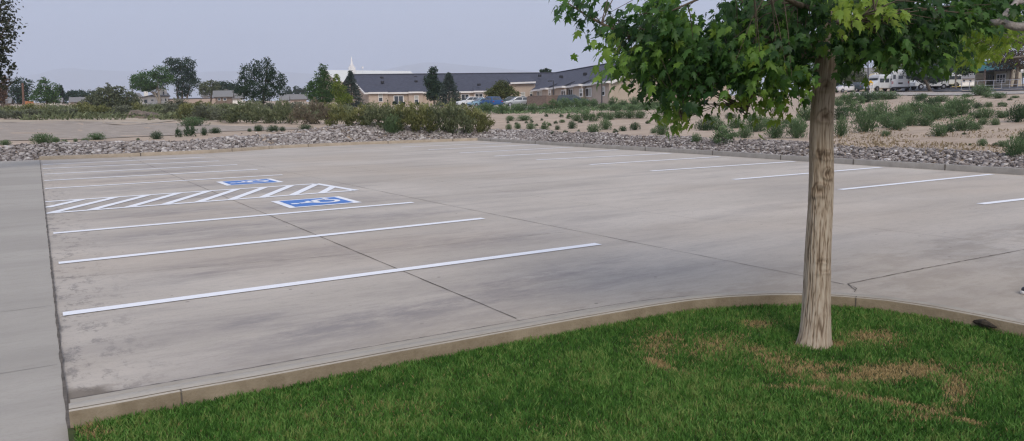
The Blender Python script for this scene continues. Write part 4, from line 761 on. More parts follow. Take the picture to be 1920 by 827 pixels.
# low cover between the shrubs: nobody could count it
def cover(name, label, quadpx, n, mat, s0, s1, hz):
    x0, x1, y0, y1 = quadpx; m = 40; gr = [[T(x0+(x1-x0)*i/m, y0+(y1-y0)*j/5)[0] for j in range(6)] for i in range(m+1)]; gr = np.array(gr)
    u = rng.uniform(0, m-.001, n); v = rng.uniform(0, 4.999, n); ui = u.astype(int); vi = v.astype(int); fu = (u-ui)[:, None]; fv = (v-vi)[:, None]
    C = (gr[ui, vi]*(1-fu)+gr[ui+1, vi]*fu)*(1-fv)+(gr[ui, vi+1]*(1-fu)+gr[ui+1, vi+1]*fu)*fv
    k = vnoise(C[:, 0]+500, C[:, 1]+500, .35, 5); kp = k > .35; C = C[kp]; k = k[kp]; C[:, 2] = tz(C[:, 0], C[:, 1])+rng.uniform(0, 1, len(C))*hz*k
    V, Q = leaf_quads(C, rng.uniform(s0, s1, len(C)), up=1., asp=.35); tag(mesh_np(name, V, Q, mat, None, np.repeat(np.clip(rng.normal(.5, .2, len(C)), 0, 1), 4)), label, 'undergrowth', kind='stuff')
cover('scrub_cover', 'low grey green scrub filling between the sagebrush on the left', (-40, 660, 226, 199), 26000, W_S, .25, .6, 1.0)
cover('dry_grass', 'thin dry straw coloured grass on the dirt field right of the trunk', (1560, 1960, 292, 180), 5000, lm('straw', (.16, .12, .07), (.27, .21, .13), (.40, .33, .21)), .06, .16, .12)
cover('field_cover', 'low green undergrowth in front of the parked cars', (890, 1240, 214, 201), 7000, W_K, .15, .4, .45)
cover('verge_grass', 'green grass fringe along the back kerb under the rocks', (84, 350, 296, 293.5), 1, W_K, .1, .2, .1)
# ================================================================ far ground, road
m_asph = pmat('asphalt', (.045, .047, .055), (.075, .078, .088), scale=2, world=True, rough=.9)
m_paleroad = pmat('pale_pavement', (.30, .27, .24), (.42, .38, .34), scale=.6, world=True)
m_turf = pmat('turf', (.055, .10, .025), (.12, .17, .05), scale=1.2, world=True, rough=1)
m_yk = pmat('yellow_kerb_paint', (.55, .36, .07), (.66, .47, .14), scale=3, world=True)
m_tan2 = pmat('tan_soil', (.34, .275, .20), (.45, .37, .28), scale=.7, world=True, c3=(.40, .33, .245))
m_grav = pmat('grey_gravel', (.25, .208, .168), (.38, .32, .262), scale=1.1, world=True, detail=10, bump=.4, bscale=14)
struct(drape('gravel_ground', [(-60, 230), (150, 228), (330, 231), (420, 236), (560, 240)], [(-60, 266), (150, 262), (330, 254), (420, 247), (560, 243)], m_grav, 70, 10, .025))
struct(drape('dirt_track', [(-60, 228), (140, 221), (240, 218), (340, 222)], [(-60, 231), (140, 228), (240, 236), (340, 226)], m_tan2, 50, 6, .04))
struct(drape('asphalt_road', [(1640, 166.5), (1700, 165), (1800, 165.5), (1960, 161)], [(1600, 171), (1700, 171.5), (1800, 172.5), (1960, 169)], m_asph, 70, 5, .05))
struct(drape('road_shoulder', [(1600, 173), (1700, 173.5), (1800, 174.5), (1960, 171)], [(1600, 180), (1700, 179.5), (1800, 179.5), (1960, 175.5)], m_paleroad, 70, 5, .06))
struct(drape('grass_verge', [(1560, 158), (1640, 158), (1760, 160)], [(1560, 170.5), (1640, 168), (1690, 166)], m_turf, 40, 5, .04))
struct(drape('front_lawn', [(1100, 188), (1180, 187), (1260, 186)], [(1080, 203), (1180, 201), (1260, 199)], m_turf, 40, 5, .05))
struct(drape('side_path', [(1110, 193.5), (1180, 191), (1260, 189.5)], [(1110, 196), (1180, 194), (1260, 192.5)], m_paleroad, 40, 3, .08))
struct(drape('car_park', [(840, 199), (960, 198), (1100, 192)], [(840, 207), (960, 206), (1100, 200)], m_paleroad, 40, 4, .05))
struct(drape('yellow_kerb', [(1785, 163.2), (1830, 163.0)], [(1785, 164.6), (1830, 164.4)], m_yk, 20, 2, .16))
struct(drape('grass_strip', [(1640, 163.2), (1785, 162.2), (1840, 161)], [(1700, 164.6), (1785, 164.6), (1840, 162.8)], m_turf, 30, 3, .08))
struct(drape('bus_pavement', [(1640, 160), (1740, 159.5), (1830, 158.6)], [(1640, 166.3), (1740, 164.9), (1785, 163.1)], m_paleroad, 30, 3, .06))
# hills
def hills(name, prof, D, depth, mat):
    V = []; n = 160; xs = np.linspace(prof[0][0], prof[-1][0], n); m = 9
    for i, x in enumerate(xs):
        y = np.interp(x, [p[0] for p in prof], [p[1] for p in prof])-1.0*mnoise.noise(Vector((x*.02, D, 0)))-1.6*mnoise.noise(Vector((x*.006, D, 3)))
        top = P(x, y, D); u = ray(x, 200); u = u/np.linalg.norm(u[:2])
        for j in range(m):
            t = j/(m-1)*2-1; f = math.cos(t*PI/2)**1.0; z = -5+(top[2]+5)*f+(0 if abs(t) in (0, 1) else top[2]*.08*mnoise.noise(Vector((x*.03, t*3, D)))); V.append((top[0]+u[0]*t*depth, top[1]+u[1]*t*depth, z))
    q = np.array([(i*m+j, (i+1)*m+j, (i+1)*m+j+1, i*m+j+1) for i in range(n-1) for j in range(m-1)]); return struct(mesh_np(name, np.array(V), q, mat, smooth=True))
m_hill = pmat('hill_scrub', (.10, .10, .075), (.17, .16, .12), scale=.004, world=True)
hills('hills', [(-500, 165), (-100, 156), (20, 144), (70, 139), (105, 129), (135, 127), (160, 131), (260, 134), (330, 137), (420, 133), (500, 133), (600, 140), (700, 136), (760, 122), (800, 116), (850, 120), (940, 128), (1050, 140), (1200, 150), (2400, 160)], 14000, 1500, m_hill)
# haze
HZ = MB(); HZ.box((0, 0, 0), (1, 1, 1)); hz = HZ.build('haze', None) if False else None
me = bpy.data.meshes.new('haze'); bm = bmesh.new(); bmesh.ops.create_cube(bm, size=1); bm.to_mesh(me); bm.free(); hz = bpy.data.objects.new('haze', me); COL.objects.link(hz)
hz.scale = (44000, 44000, 1500); hz.location = (0, 0, 740); tag(hz, 'thin pale smoky haze hanging over the whole place', 'haze', kind='stuff')
hm = bpy.data.materials.new('haze_air'); hm.use_nodes = True; nt = hm.node_tree; nt.nodes.remove(nt.nodes['Principled BSDF']); pv = nt.nodes.new('ShaderNodeVolumePrincipled'); pv.inputs['Density'].default_value = .00018; pv.inputs['Color'].default_value = (.84, .90, 1, 1); pv.inputs['Anisotropy'].default_value = .2
nt.links.new(pv.outputs[0], nt.nodes['Material Output'].inputs['Volume']); me.materials.append(hm)
# ================================================================ buildings
def flat(name, c, rough=.6, metal=0, spec=.4, v=.06):
    return pmat(name, tuple(max(0, k*(1-v)) for k in c), tuple(min(1, k*(1+v)) for k in c), scale=2.5, rough=rough, metal=metal, spec=spec)
W_TAN = pmat('stucco_tan', (.44, .355, .285), (.50, .405, .33), scale=1.2, rough=.95); W_TRIM = flat('trim_white', (.74, .72, .70)); R_DK = pmat('shingle_slate', (.052, .055, .075), (.082, .086, .112), scale=1.5, rough=.95, stretch=(1, 1, 3))
W_WHT = flat('stucco_white', (.86, .83, .78), .9); R_GR = flat('roof_grey', (.20, .19, .185), .9); R_WH = flat('roof_pale', (.60, .60, .57), .7); R_PL = flat('roof_dull', (.20, .195, .19), .8); M_DK = flat('dark_metal', (.03, .03, .035), .5); M_GLD = pmat('window_glass', (.025, .032, .04), (.06, .07, .08), scale=1, rough=.08, spec=.8)
M_CURT = flat('window_curtain', (.42, .42, .38), .3); M_WH = flat('white_body', (.62, .63, .64), .35); M_CHR = flat('bright_metal', (.5, .5, .52), .25, .8); M_TYRE = flat('tyre_rubber', (.022, .022, .024), .9)
def X2(px, d): return P(px, 200, d)[:2]
def wallpt(p0, p1, px):
    r = ray(px, 200)[:2]; a = np.array([[r[0], -(p1-p0)[0]], [r[1], -(p1-p0)[1]]]); t = np.linalg.solve(a, p0); return p0+(p1-p0)*t[1], t[0]
def wall(mb, p0, p1, z0, z1, th=.25):
    t = (p1-p0)/np.linalg.norm(p1-p0); n = np.array([-t[1], t[0]]); n = n if n@FWD > 0 else -n
    mb.prism([p0, p1, p1+n*th, p0+n*th] if np.cross(p1-p0, n) > 0 else [p1, p0, p0+n*th, p1+n*th], z0, z1)
def window(parent, p0, p1, x0, y0, x1, y1, style='slide', fr=W_TRIM):
    a, d = wallpt(p0, p1, x0); b, d2 = wallpt(p0, p1, x1); D = (d+d2)/2; z1 = P((x0+x1)/2, y0, D)[2]; z0 = P((x0+x1)/2, y1, D)[2]
    t = (b-a)/np.linalg.norm(b-a); n = np.array([-t[1], t[0]]); n = -n if n@FWD > 0 else n; w_ = np.linalg.norm(b-a); fw = min(.16, w_*.12)
    def bx(mb, u0, u1, v0, v1, o0, o1):
        A, B_ = a+t*u0, a+t*u1; vs = []
        for z in (v0, v1):
            for p in (A+n*o0, B_+n*o0, B_+n*o1, A+n*o1): vs.append((*p, z))
        mb.add(vs, [(0, 3, 2, 1), (4, 5, 6, 7), (0, 1, 5, 4), (1, 2, 6, 5), (2, 3, 7, 6), (3, 0, 4, 7)])
    f = MB(); bx(f, -fw, 0, z0-fw, z1+fw, -.02, .07); bx(f, w_, w_+fw, z0-fw, z1+fw, -.02, .07); bx(f, 0, w_, z1, z1+fw, -.02, .07); bx(f, 0, w_, z0-fw, z0, -.02, .07)
    if style == 'slide': bx(f, w_/2-.05, w_/2+.05, z0, z1, -.02, .05)
    if style == 'hung': bx(f, 0, w_, (z0+z1)/2-.05, (z0+z1)/2+.05, -.02, .05)
    if style == 'grid':
        for q in (1, 2): bx(f, w_*q/3-.05, w_*q/3+.05, z0, z1, -.02, .05)
        bx(f, 0, w_, (z0+z1)/2-.04, (z0+z1)/2+.04, -.02, .05)
    wd_ = MB(); wd_.v = f.v; wd_.f = f.f; wd_.a = f.a; W = wd_.build('window', fr, parent)
    def pane(u0, u1, v0, v1, m): g_ = MB(); bx(g_, u0, u1, v0, v1, -.02, .02); g_.build('pane', m, W)
    if style == 'slide': pane(0, w_/2-.05, z0, z1, M_GLD); pane(w_/2+.05, w_, z0, z1, M_CURT if random.random() < .55 else M_GLD)
    elif style == 'hung': pane(0, w_, z0, (z0+z1)/2-.05, M_GLD); pane(0, w_, (z0+z1)/2+.05, z1, M_CURT)
    else: pane(0, w_, z0, z1, M_GLD)
    return W
def fascia(mb, a, b, th=.30, dep=.12):
    a = np.array(a, float); b = np.array(b, float); t = (b-a)[:2]; t = t/np.linalg.norm(t); n = np.array([-t[1], t[0]])*dep/2
    vs = []
    for z in (-th, 0.02):
        for p, s_ in ((a, 1), (b, 1), (b, -1), (a, -1)): vs.append((p[0]+n[0]*s_, p[1]+n[1]*s_, p[2]+z))
    mb.add(vs, [(0, 3, 2, 1), (4, 5, 6, 7), (0, 1, 5, 4), (1, 2, 6, 5), (2, 3, 7, 6), (3, 0, 4, 7)])
def cw(r_, d):                                                    # camera-right / camera-depth metres to world xy
    q0 = P(960+F*r_/d, 200, d); return q0[:2]
ZB, ZE, ZR = 2.2, 5.54, 9.65
A0, A1, B0, B1 = cw(-29.3, 158), cw(4.9, 163), cw(4.4, 158), cw(15, 114)
hb = empty('care_home', (*((A0+A1)/2), 2.6), 'long single storey tan building with dark slate roof in two angled wings', 'building')
W = MB(); wall(W, A0, A1, ZB, ZE); wall(W, B0, B1, ZB, ZE); EA0 = cw(-34.5, 167.5); wall(W, EA0, A0, ZB, ZE)
Mr = cw(10, 174.3); RA0 = cw(-34.4, 167); RB1 = cw(24, 116); KA0 = cw(-39.5, 176); KB1 = cw(33, 118); KM = cw(17, 183)
wall(W, KA0, EA0, ZB, ZE)
def gable(mb, p, q_, r_, zr):                                     # triangular gable wall between two eave points and the ridge
    n = (r_-p); c_ = np.array([*(FWD*.25), 0]); vs = [np.array([*p, ZB]), np.array([*q_, ZB]), np.array([*q_, ZE]), np.array([*r_, zr]), np.array([*p, ZE])]; k = [v+c_ for v in vs]
    mb.add(vs+k, [(0, 1, 2, 3, 4), (9, 8, 7, 6, 5)]+[(i, 5+i, 5+(i+1) % 5, (i+1) % 5) for i in range(5)])
gable(W, B1, KB1, RB1, ZR-.3); gable(W, A0, KA0, RA0, ZR-.3); wall(W, KA0, KM, ZB, ZE); wall(W, KM, KB1, ZB, ZE)
CE0, CE1 = X2(957, 159), X2(1004, 161.5); wall(W, CE0, CE1, ZB, ZE+1.35); wall(W, CE0, cw(0, 170), ZB, ZE+1.3)
bays = []
for x0, x1, wl in ((692.5, 728, (A0, A1)), (767, 793, (A0, A1)), (888, 924, (A0, A1)), (1024, 1034, (B0, B1)), (1049, 1066, (B0, B1)), (1084, 1098, (B0, B1)), (1120, 1151, (B0, B1))):
    a, da = wallpt(*wl, x0); b, db = wallpt(*wl, x1); t = (wl[1]-wl[0])/np.linalg.norm(wl[1]-wl[0]); n = np.array([-t[1], t[0]]); n = -n if n@FWD > 0 and wl[0] is A0 else n
    if wl[0] is B0: n = np.array([-t[1], t[0]]); n = n if n@RGT < 0 else -n
    pr = .9 if wl[0] is A0 else .7; a2, b2 = a+n*pr, b+n*pr; W.prism([a2, b2, b, a] if np.cross(b2-a2, b-b2) > 0 else [a, b, b2, a2], ZB, ZE-.02); bays.append((a, b, a2, b2, n))
W.build('walls', W_TAN, hb)
Rf = MB(); ov = lambda p, n, k: p+n*k
def v3(p, z): return np.array([p[0], p[1], z])
nA = -np.array([-(A1-A0)[1], (A1-A0)[0]])/np.linalg.norm(A1-A0); nA = -nA if nA@FWD > 0 else nA; tB = (B1-B0)/np.linalg.norm(B1-B0); nB = np.array([-tB[1], tB[0]]); nB = -nB if nB@RGT > 0 else nB
tA = (A1-A0)/np.linalg.norm(A1-A0)
e0, e1, e2, e3 = v3(A0+nA*.5-tA*.8, ZE), v3(A1+nA*.5, ZE), v3(B0+nB*.5, ZE), v3(B1+nB*.5+tB*.6, ZE)
rA, rM, rB = v3(RA0-tA*.8, ZR), v3(Mr, ZR), v3(RB1+tB*.6, ZR)
Rf.slab([e0, e1, rM, rA], .16); Rf.slab([e2, e3, rB, rM], .16)
Rf.slab([v3(KA0-tA*.8, ZE), rA, rM, v3(KM, ZE)], .16); Rf.slab([v3(KM, ZE), rM, rB, v3(KB1+tB*.6, ZE)], .16)
for a, b, a2, b2, n in bays:
    up = (ZR-ZE)/9*.5; Rf.slab([v3(a2+n*.45, ZE+.03), v3(b2+n*.45, ZE+.03), v3(b-n*1.2, ZE+.9), v3(a-n*1.2, ZE+.9)], .12)
Rf.slab([v3(CE0+nA*.7, ZE+1.55), v3(CE1+nA*.7, ZE+1.75), v3(CE1-nA*6, ZE+3.2), v3(CE0-nA*6, ZE+3.0)], .14)
roof = Rf.build('roof', R_DK, hb)
fm = MB(); fascia(fm, e0, e1); fascia(fm, e2, e3); fascia(fm, e0+(0, 0, .02), rA+(0, 0, .02), .34); fascia(fm, e3+(0, 0, .02), rB+(0, 0, .02), .42); fascia(fm, rB+(0, 0, .02), v3(KB1+tB*.6, ZE+.02), .42)
for a, b, a2, b2, n in bays: fascia(fm, v3(a2+n*.45, ZE+.05), v3(b2+n*.45, ZE+.05), .30); fascia(fm, v3(b2+n*.45, ZE+.05), v3(b+n*.4, ZE+.02), .3); fascia(fm, v3(a+n*.4, ZE+.02), v3(a2+n*.45, ZE+.05), .3)
fascia(fm, v3(CE0+nA*.7, ZE+1.6), v3(CE1+nA*.7, ZE+1.8), .32)
fm.build('fascia', W_TRIM, roof)
fm = MB(); fascia(fm, rA+(0, 0, .12), rM+(0, 0, .12), .16, .5); fascia(fm, rM+(0, 0, .12), rB+(0, 0, .12), .16, .5); fm.build('ridge_cap', R_DK, roof)
for px, py, d in ((716, 146, 165), (717, 154, 162), (779, 145, 167), (780, 153, 164), (898, 159, 161), (956, 149, 166), (1012, 142, 168), (1052, 144, 152), (1097, 139, 138)):
    v = MB(); q0 = P(px, py, d); v.box(q0, (.55, .55, .5)); v.build('roof_vent', M_DK, roof)
def bayline(i): return bays[i][2], bays[i][3]
window(hb, *bayline(0), 711, 175.5, 717.5, 190, 'hung'); window(hb, A0, A1, 740, 180.5, 756, 195, 'slide'); window(hb, *bayline(1), 778, 179.5, 784.5, 193, 'hung')
window(hb, A0, A1, 866, 177.5, 879, 190, 'slide'); window(hb, *bayline(2), 892, 176.5, 905, 189, 'slide'); window(hb, CE0, CE1, 977.5, 173.5, 984, 185.5, 'hung'); window(hb, CE0, CE1, 994, 172, 998, 180, 'hung')
window(hb, B0, B1, 1008, 172, 1016.5, 179.5, 'slide'); window(hb, *bayline(3), 1029.5, 171, 1033, 178, 'hung'); window(hb, B0, B1, 1051.5 if False else 1067, 168, 1074, 180, 'slide'); window(hb, *bayline(4), 1053, 170, 1061, 182, 'slide')
window(hb, *bayline(5), 1087, 168, 1092.5, 180, 'hung'); window(hb, B0, B1, 1099, 166.5, 1109, 180, 'slide'); window(hb, *bayline(6), 1129, 164, 1134, 178.5, 'hung')
# hedges by the building
for px, by, wp, hp, lb in ((1117, 187, 13, 7, 'low clipped dark hedge left of the second light pole'), (1140, 189, 16, 7, 'low clipped dark hedge right of the second light pole'), (1157, 187, 10, 6, 'rounded hedge ball near the gable corner of the tan building'), (1195, 186, 12, 8, 'clipped hedge half hidden by maple leaves'), (756, 197, 8, 6, 'small dark shrub under the wide window of the left wing'), (740, 197, 8, 7, 'small dark shrub left of the wide window of the left wing'), (783, 198, 9, 6, 'small dark shrub under the bay window of the left wing')):
    b, d = T(px, by); k = d/F; e = empty('hedge', b, lb, 'hedge'); C, A = lobes_cloud([((b[0], b[1], b[2]+hp*k*.5), (wp*k*.5, wp*k*.4, hp*k*.5))], 900, .15, .6, 12); V, Q = leaf_quads(C, rng.uniform(.1, .22, len(C))); mesh_np('foliage', V-b, Q, L_DK, e, np.repeat(A, 4))
    s_ = MB(); s_.tube([b-(0, 0, .05), b+(0, 0, hp*k*.5)], .05, 6); s_.build('stem', M_BARK, e)
# church behind
def house(name, label, cat, p0, p1, depth, zb, ze, zr, wallm, roofm, hip=False, over=.4, ridge_along=True):
    """p0->p1 front wall (xy), ridge parallel to it (or across)"""
    t = (p1-p0)/np.linalg.norm(p1-p0); n = np.array([-t[1], t[0]]); n = n if n@FWD > 0 else -n; L_ = np.linalg.norm(p1-p0)
    e = empty(name, (*((p0+p1)/2), zb+.3), label, cat); q0, q1 = p0+n*depth, p1+n*depth; wm = MB()
    poly = [p0, p1, q1, q0]; poly = poly if np.cross(p1-p0, q1-p1) > 0 else poly[::-1]; wm.prism(poly, zb, ze)
    rm = MB(); fm_ = MB()
    if ridge_along:
        m0, m1 = (p0+q0)/2, (p1+q1)/2
        for a, b, c_ in ((p0, q0, m0), (p1, q1, m1)): wm.add([v3(a, ze), v3(b, ze), v3(c_, zr-.05)], [(0, 1, 2)])
        a0, a1, r0, r1, b0, b1 = p0-t*over-n*over, p1+t*over-n*over, m0-t*over, m1+t*over, q0-t*over+n*over, q1+t*over+n*over
        rm.slab([v3(a0, ze-.1), v3(a1, ze-.1), v3(r1, zr), v3(r0, zr)], .14); rm.slab([v3(r0, zr), v3(r1, zr), v3(b1, ze-.1), v3(b0, ze-.1)], .14)
        fascia(fm_, v3(a0, ze-.08), v3(a1, ze-.08), .25)
        for a, r in ((a0, r0), (b0, r0), (a1, r1), (b1, r1)): fascia(fm_, v3(a, ze-.06), v3(r, zr+.03), .25)
    else:
        m0, m1 = (p0+p1)/2, (q0+q1)/2
        for a, b, c_ in ((p0, p1, m0), (q0, q1, m1)): wm.add([v3(a, ze), v3(b, ze), v3(c_, zr-.05)], [(0, 1, 2)])
        a0, a1, r0, r1, b0, b1 = p0-t*over-n*over, q0-t*over+n*over, m0-n*over, m1+n*over, p1+t*over-n*over, q1+t*over+n*over
        rm.slab([v3(a0, ze-.1), v3(a1, ze-.1), v3(r1, zr), v3(r0, zr)], .14); rm.slab([v3(r0, zr), v3(r1, zr), v3(b1, ze-.1), v3(b0, ze-.1)], .14)
        fascia(fm_, v3(a0, ze-.06), v3(r0, zr+.03), .28); fascia(fm_, v3(b0, ze-.06), v3(r0, zr+.03), .28)
    wm.build('walls', wallm, e); r = rm.build('roof', roofm, e); fm_.build('fascia', W_TRIM, r); return e, r
def zat(px, py, d): return P(px, py, d)[2]
d = 232; e, r = house('church', 'pale roofed church behind the dark roofed building with a white needle spire', 'church', X2(634, d), X2(790, d+14), 18, 3, zat(660, 152, d), zat(660, 131.5, d+9), W_TAN, R_WH)
sp = MB(); c = P(660, 130, d+8); sp.box((c[0], c[1], c[2]-.2), (1.5, 1.5, 1.9), .3); sp.box((c[0], c[1], c[2]+1.0), (1.0, 1.0, .7), .3); sp.tube([c+(0, 0, 1.2), c+(0, 0, 3.95)], [.42, .05], 8); sp.build('spire', W_TRIM, e)
sp = MB(); c = P(680, 126.5, d+8); sp.tube([c-(0, 0, 1.6), c], .05, 6); sp.box(c, (.45, .3, .55), .3); sp.build('vent_stack', W_TRIM, e)
# white two storey house
d = 212; wh = empty('white_house', B(290, d), 'white stucco house with tall parapet tower behind the forked green tree', 'house'); zb = float(B(290, d)[2])-.4; m = MB()
def blk(mb, x0, x1, ytop, d0, dep): mb.prism([X2(x0, d0), X2(x1, d0), X2(x1, d0+dep), X2(x0, d0+dep)][::1] if np.cross(X2(x1, d0)-X2(x0, d0), X2(x1, d0+dep)-X2(x1, d0)) > 0 else [X2(x0, d0+dep), X2(x1, d0+dep), X2(x1, d0), X2(x0, d0)], zb, zat((x0+x1)/2, ytop, d0))
blk(m, 251, 268, 181, d+2, 8); blk(m, 266, 296, 181, d, 9); blk(m, 289, 319, 179.5, d-1.5, 9); blk(m, 297, 315, 167, d-.4, 5); blk(m, 298, 311, 165, d-.2, 4); m.build('walls', W_WHT, wh)
m = MB(); a, b = X2(249, d+1), X2(270, d+1); z = zat(260, 181, d+1); m.slab([v3(a, z), v3(b, z), v3(X2(264, d+7), z+1.1), v3(X2(255, d+7), z+1.1)], .15); a, b = X2(264, d-.5), X2(297, d-.5); z0_, z1_ = zat(265, 182.5, d), zat(296, 175.5, d); m.slab([v3(a, z0_), v3(b, z1_), v3(X2(297, d+9), z1_), v3(X2(264, d+9), z0_)], .3); a, b = X2(288, d-2), X2(321, d-2); z = zat(300, 179.5, d-2); m.slab([v3(a, z-.1), v3(b, z-.1), v3(X2(317, d+3), z+.9), v3(X2(292, d+3), z+.9)], .25); rf = m.build('roof', R_GR, wh)
m = MB(); c = P(273.5, 176, d+3); m.box((c[0], c[1], c[2]), (1, 1, 2.6)); m.build('chimney', W_WHT, rf)
for w4, ln in (((256, 185.5, 259.5, 188.5), (251, 268, d+2)), ((260.5, 187, 263.5, 190.5), (251, 268, d+2)), ((271.5, 187, 277, 193), (266, 296, d)), ((284.5, 187, 289, 189), (266, 296, d)), ((300, 186.5, 305, 188.5), (289, 319, d-1.5)), ((310.5, 185, 313, 189.5), (289, 319, d-1.5)), ((307.5, 172, 310, 178), (297, 315, d-.4))): window(wh, X2(ln[0], ln[2]), X2(ln[1], ln[2]), *w4, 'plain')
# long low wall, low houses and other far pieces on the left
def boxat(name, label, cat, x0, x1, yt, yb_, d, dep, mt_, roofm=None, wins=(), sink=.5):
    zt_, zb_ = zat((x0+x1)/2, yt, d), zat((x0+x1)/2, yb_, d)-sink; e = empty(name, (*X2((x0+x1)/2, d), zb_+sink), label, cat); m = MB(); a, b, c_, g_ = X2(x0, d), X2(x1, d), X2(x1, d+dep), X2(x0, d+dep)
    m.prism([a, b, c_, g_] if np.cross(b-a, c_-b) > 0 else [g_, c_, b, a], zb_, zt_); m.build('walls', mt_, e)
    if roofm: m = MB(); t = (b-a)/np.linalg.norm(b-a); zr_ = zt_+.22*dep; r0, r1 = (a+g_)/2-t*.5, (b+c_)/2+t*.5; m.slab([v3(a-t*.5-FWD*.5, zt_-.05), v3(b+t*.5-FWD*.5, zt_-.05), v3(r1, zr_), v3(r0, zr_)], .15); m.slab([v3(r0, zr_), v3(r1, zr_), v3(c_+t*.5+FWD*.5, zt_-.05), v3(g_-t*.5+FWD*.5, zt_-.05)], .15); m.build('roof', roofm, e)
    for w_ in wins: window(e, a, b, *w_, 'plain')
    return e
W_PINK = flat('wall_pinkish', (.46, .36, .30), .9); W_BRN = flat('wall_brown', (.20, .15, .12), .9); W_OR = flat('shed_orange', (.42, .17, .07), .9)
wl = MB(); a, b = X2(316, 205), X2(410, 200); zz = zat(360, 185.5, 202); wall(wl, a, b, zz-3, zz, .3); wl2 = empty('boundary_wall', (*((a+b)/2), zz-2.2), 'long low pinkish wall with dark coping right of the white house', 'wall'); wl.build('wall_face', W_PINK, wl2); m = MB(); wall(m, a-FWD*.06, b-FWD*.06, zz+.003, zz+.22, .45); m.build('coping', R_DK, wl2)
boxat('low_house', 'low brown house with flat pale roof right of the long pinkish wall', 'house', 405, 436, 181, 191, 185, 7, W_BRN, R_PL, ((410, 184, 414, 188), (420, 184, 425, 188)))
boxat('low_house', 'tiny pale roofed outbuilding behind the long pinkish wall', 'house', 382, 392, 180.5, 186, 215, 6, W_WHT, R_GR)
boxat('low_house', 'low pale house right end of the row, left of the big dark pine', 'house', 437, 456, 184, 191, 200, 6, W_WHT, R_GR)
boxat('shed', 'orange brown shed right of the brown pole', 'shed', 47.5, 64, 189.5, 197, 200, 5, W_OR, None)
boxat('small_house', 'small white gabled house right of the spiky lighter tree', 'house', 92, 103, 190.5, 196, 210, 6, W_WHT, R_GR, ((96, 192, 98, 194),))
boxat('small_house', 'small grey roofed house fourth building from the left edge', 'house', 106, 117, 191.5, 195.5, 230, 6, W_WHT, R_GR)
boxat('small_house', 'pale bungalow behind the scrub left of the willow clump', 'house', 134, 160, 191, 195, 240, 7, W_PINK, R_GR, ((140, 192, 143, 194), (150, 192, 153, 194)))
boxat('small_house', 'pale low building at the far left edge', 'house', 4, 20, 193, 198, 150, 5, W_PINK, R_PL)
boxat('low_house', 'hazy low building in the gap left of the bright green tree', 'house', 545, 575, 186, 191, 260, 8, W_PINK, R_GR)
boxat('low_house', 'pale low building in the gap just right of the big dark pine', 'house', 528, 541, 187.5, 191.5, 230, 8, W_PINK, R_PL)
def pole(label, px, yt, yb_, r_, mt_, name='utility_pole', cat='pole', arm=None, armm=None, d=None, lean=0):
    if d is None: b, d = T(px, yb_)
    else: b = B(px, d)
    t = P(px+lean, yt, d); e = empty(name, b, label, cat); m = MB(); m.tube([b-(0, 0, .2), t], [r_, r_*.8], 8); m.build('post', mt_, e)
    if arm:
        m = MB(); c = P(px+lean+arm[0], yt+arm[1], d); c0 = P(px+lean, yt+arm[1], d)
        if name == 'street_lamp':
            m.tube([c0, c], .05, 6); m.build('arm', mt_, e); m = MB(); th_ = math.atan2(RGT[1], RGT[0]); m.box(c-(0, 0, .03), (.75, .35, .16), th_); m.build('lamp_head', mt_, e)
        else: m.tube([2*c0-c, c], .07, 6); m.build('crossarm', mt_, e)
    return e
M_PB = flat('pole_brown', (.16, .09, .065), .9); M_PG = flat('pole_grey', (.22, .21, .20), .9)
pole('leaning reddish brown pole in front of the dark tree at the far left', 44.5, 156, 197.5, .28, M_PB, d=195, lean=-2.2)
pole('tall dark palm like mast left of the forked green tree', 248, 152, 190, .2, M_PG, d=225); pole('grey T shaped utility pole before the bluish tree row', 424, 167, 184, .12, M_PG, arm=(4, 1), d=240)
pole('black parking lamp post behind the brick enclosure', 1037.5, 151, 190, .09, M_DK, 'street_lamp', 'street lamp', (-6.5, .8), d=128)
pole('black parking lamp post with its base in the grass before the gable', 1128.5, 143.5, 194, .09, M_DK, 'street_lamp', 'street lamp', (-5.5, 1.2), d=105)
pole('tall black light pole left of the yellow diamond sign', 1627, 60, 170, .09, M_DK, 'street_lamp', 'street lamp', (-6, 2), d=118)
m = MB(); b, d = T(372, 219); b_ = b; m.tube([b-(0, 0, .1), b+(0, 0, .35), b+(0, 0, .62)], [.10, .10, .05], 8); tag(m.build('marker_post', W_TRIM), 'small white marker post in front of the scrub on the left', 'post')
# dirt mound
b, d = T(266, 222.5); V = []; n_ = 26; mm = MB(); grid = []
for i in range(n_+1):
    for j in range(13):
        u, v = i/n_*2-1, j/12*2-1; h_ = max(0, (1-u*u))*max(0, 1-v*v)*.85*(1+.5*mnoise.noise(Vector((u*3, v*3, 1)))+.25*mnoise.noise(Vector((u*9, v*9, 4)))); p = b[:2]+RGT*u*2.3+FWD*v*1.3; grid.append((p[0], p[1], float(tz(p[0], p[1]))-.08+h_))
mo = mesh_np('dirt_mound', np.array(grid), np.array([(i*13+j, (i+1)*13+j, (i+1)*13+j+1, i*13+j+1) for i in range(n_) for j in range(12)]), pmat('mound_soil', (.05, .045, .042), (.26, .20, .15), scale=.9, bump=.6), smooth=False); tag(mo, 'dark brown dirt mound at the edge of the bare dirt on the left', 'mound')
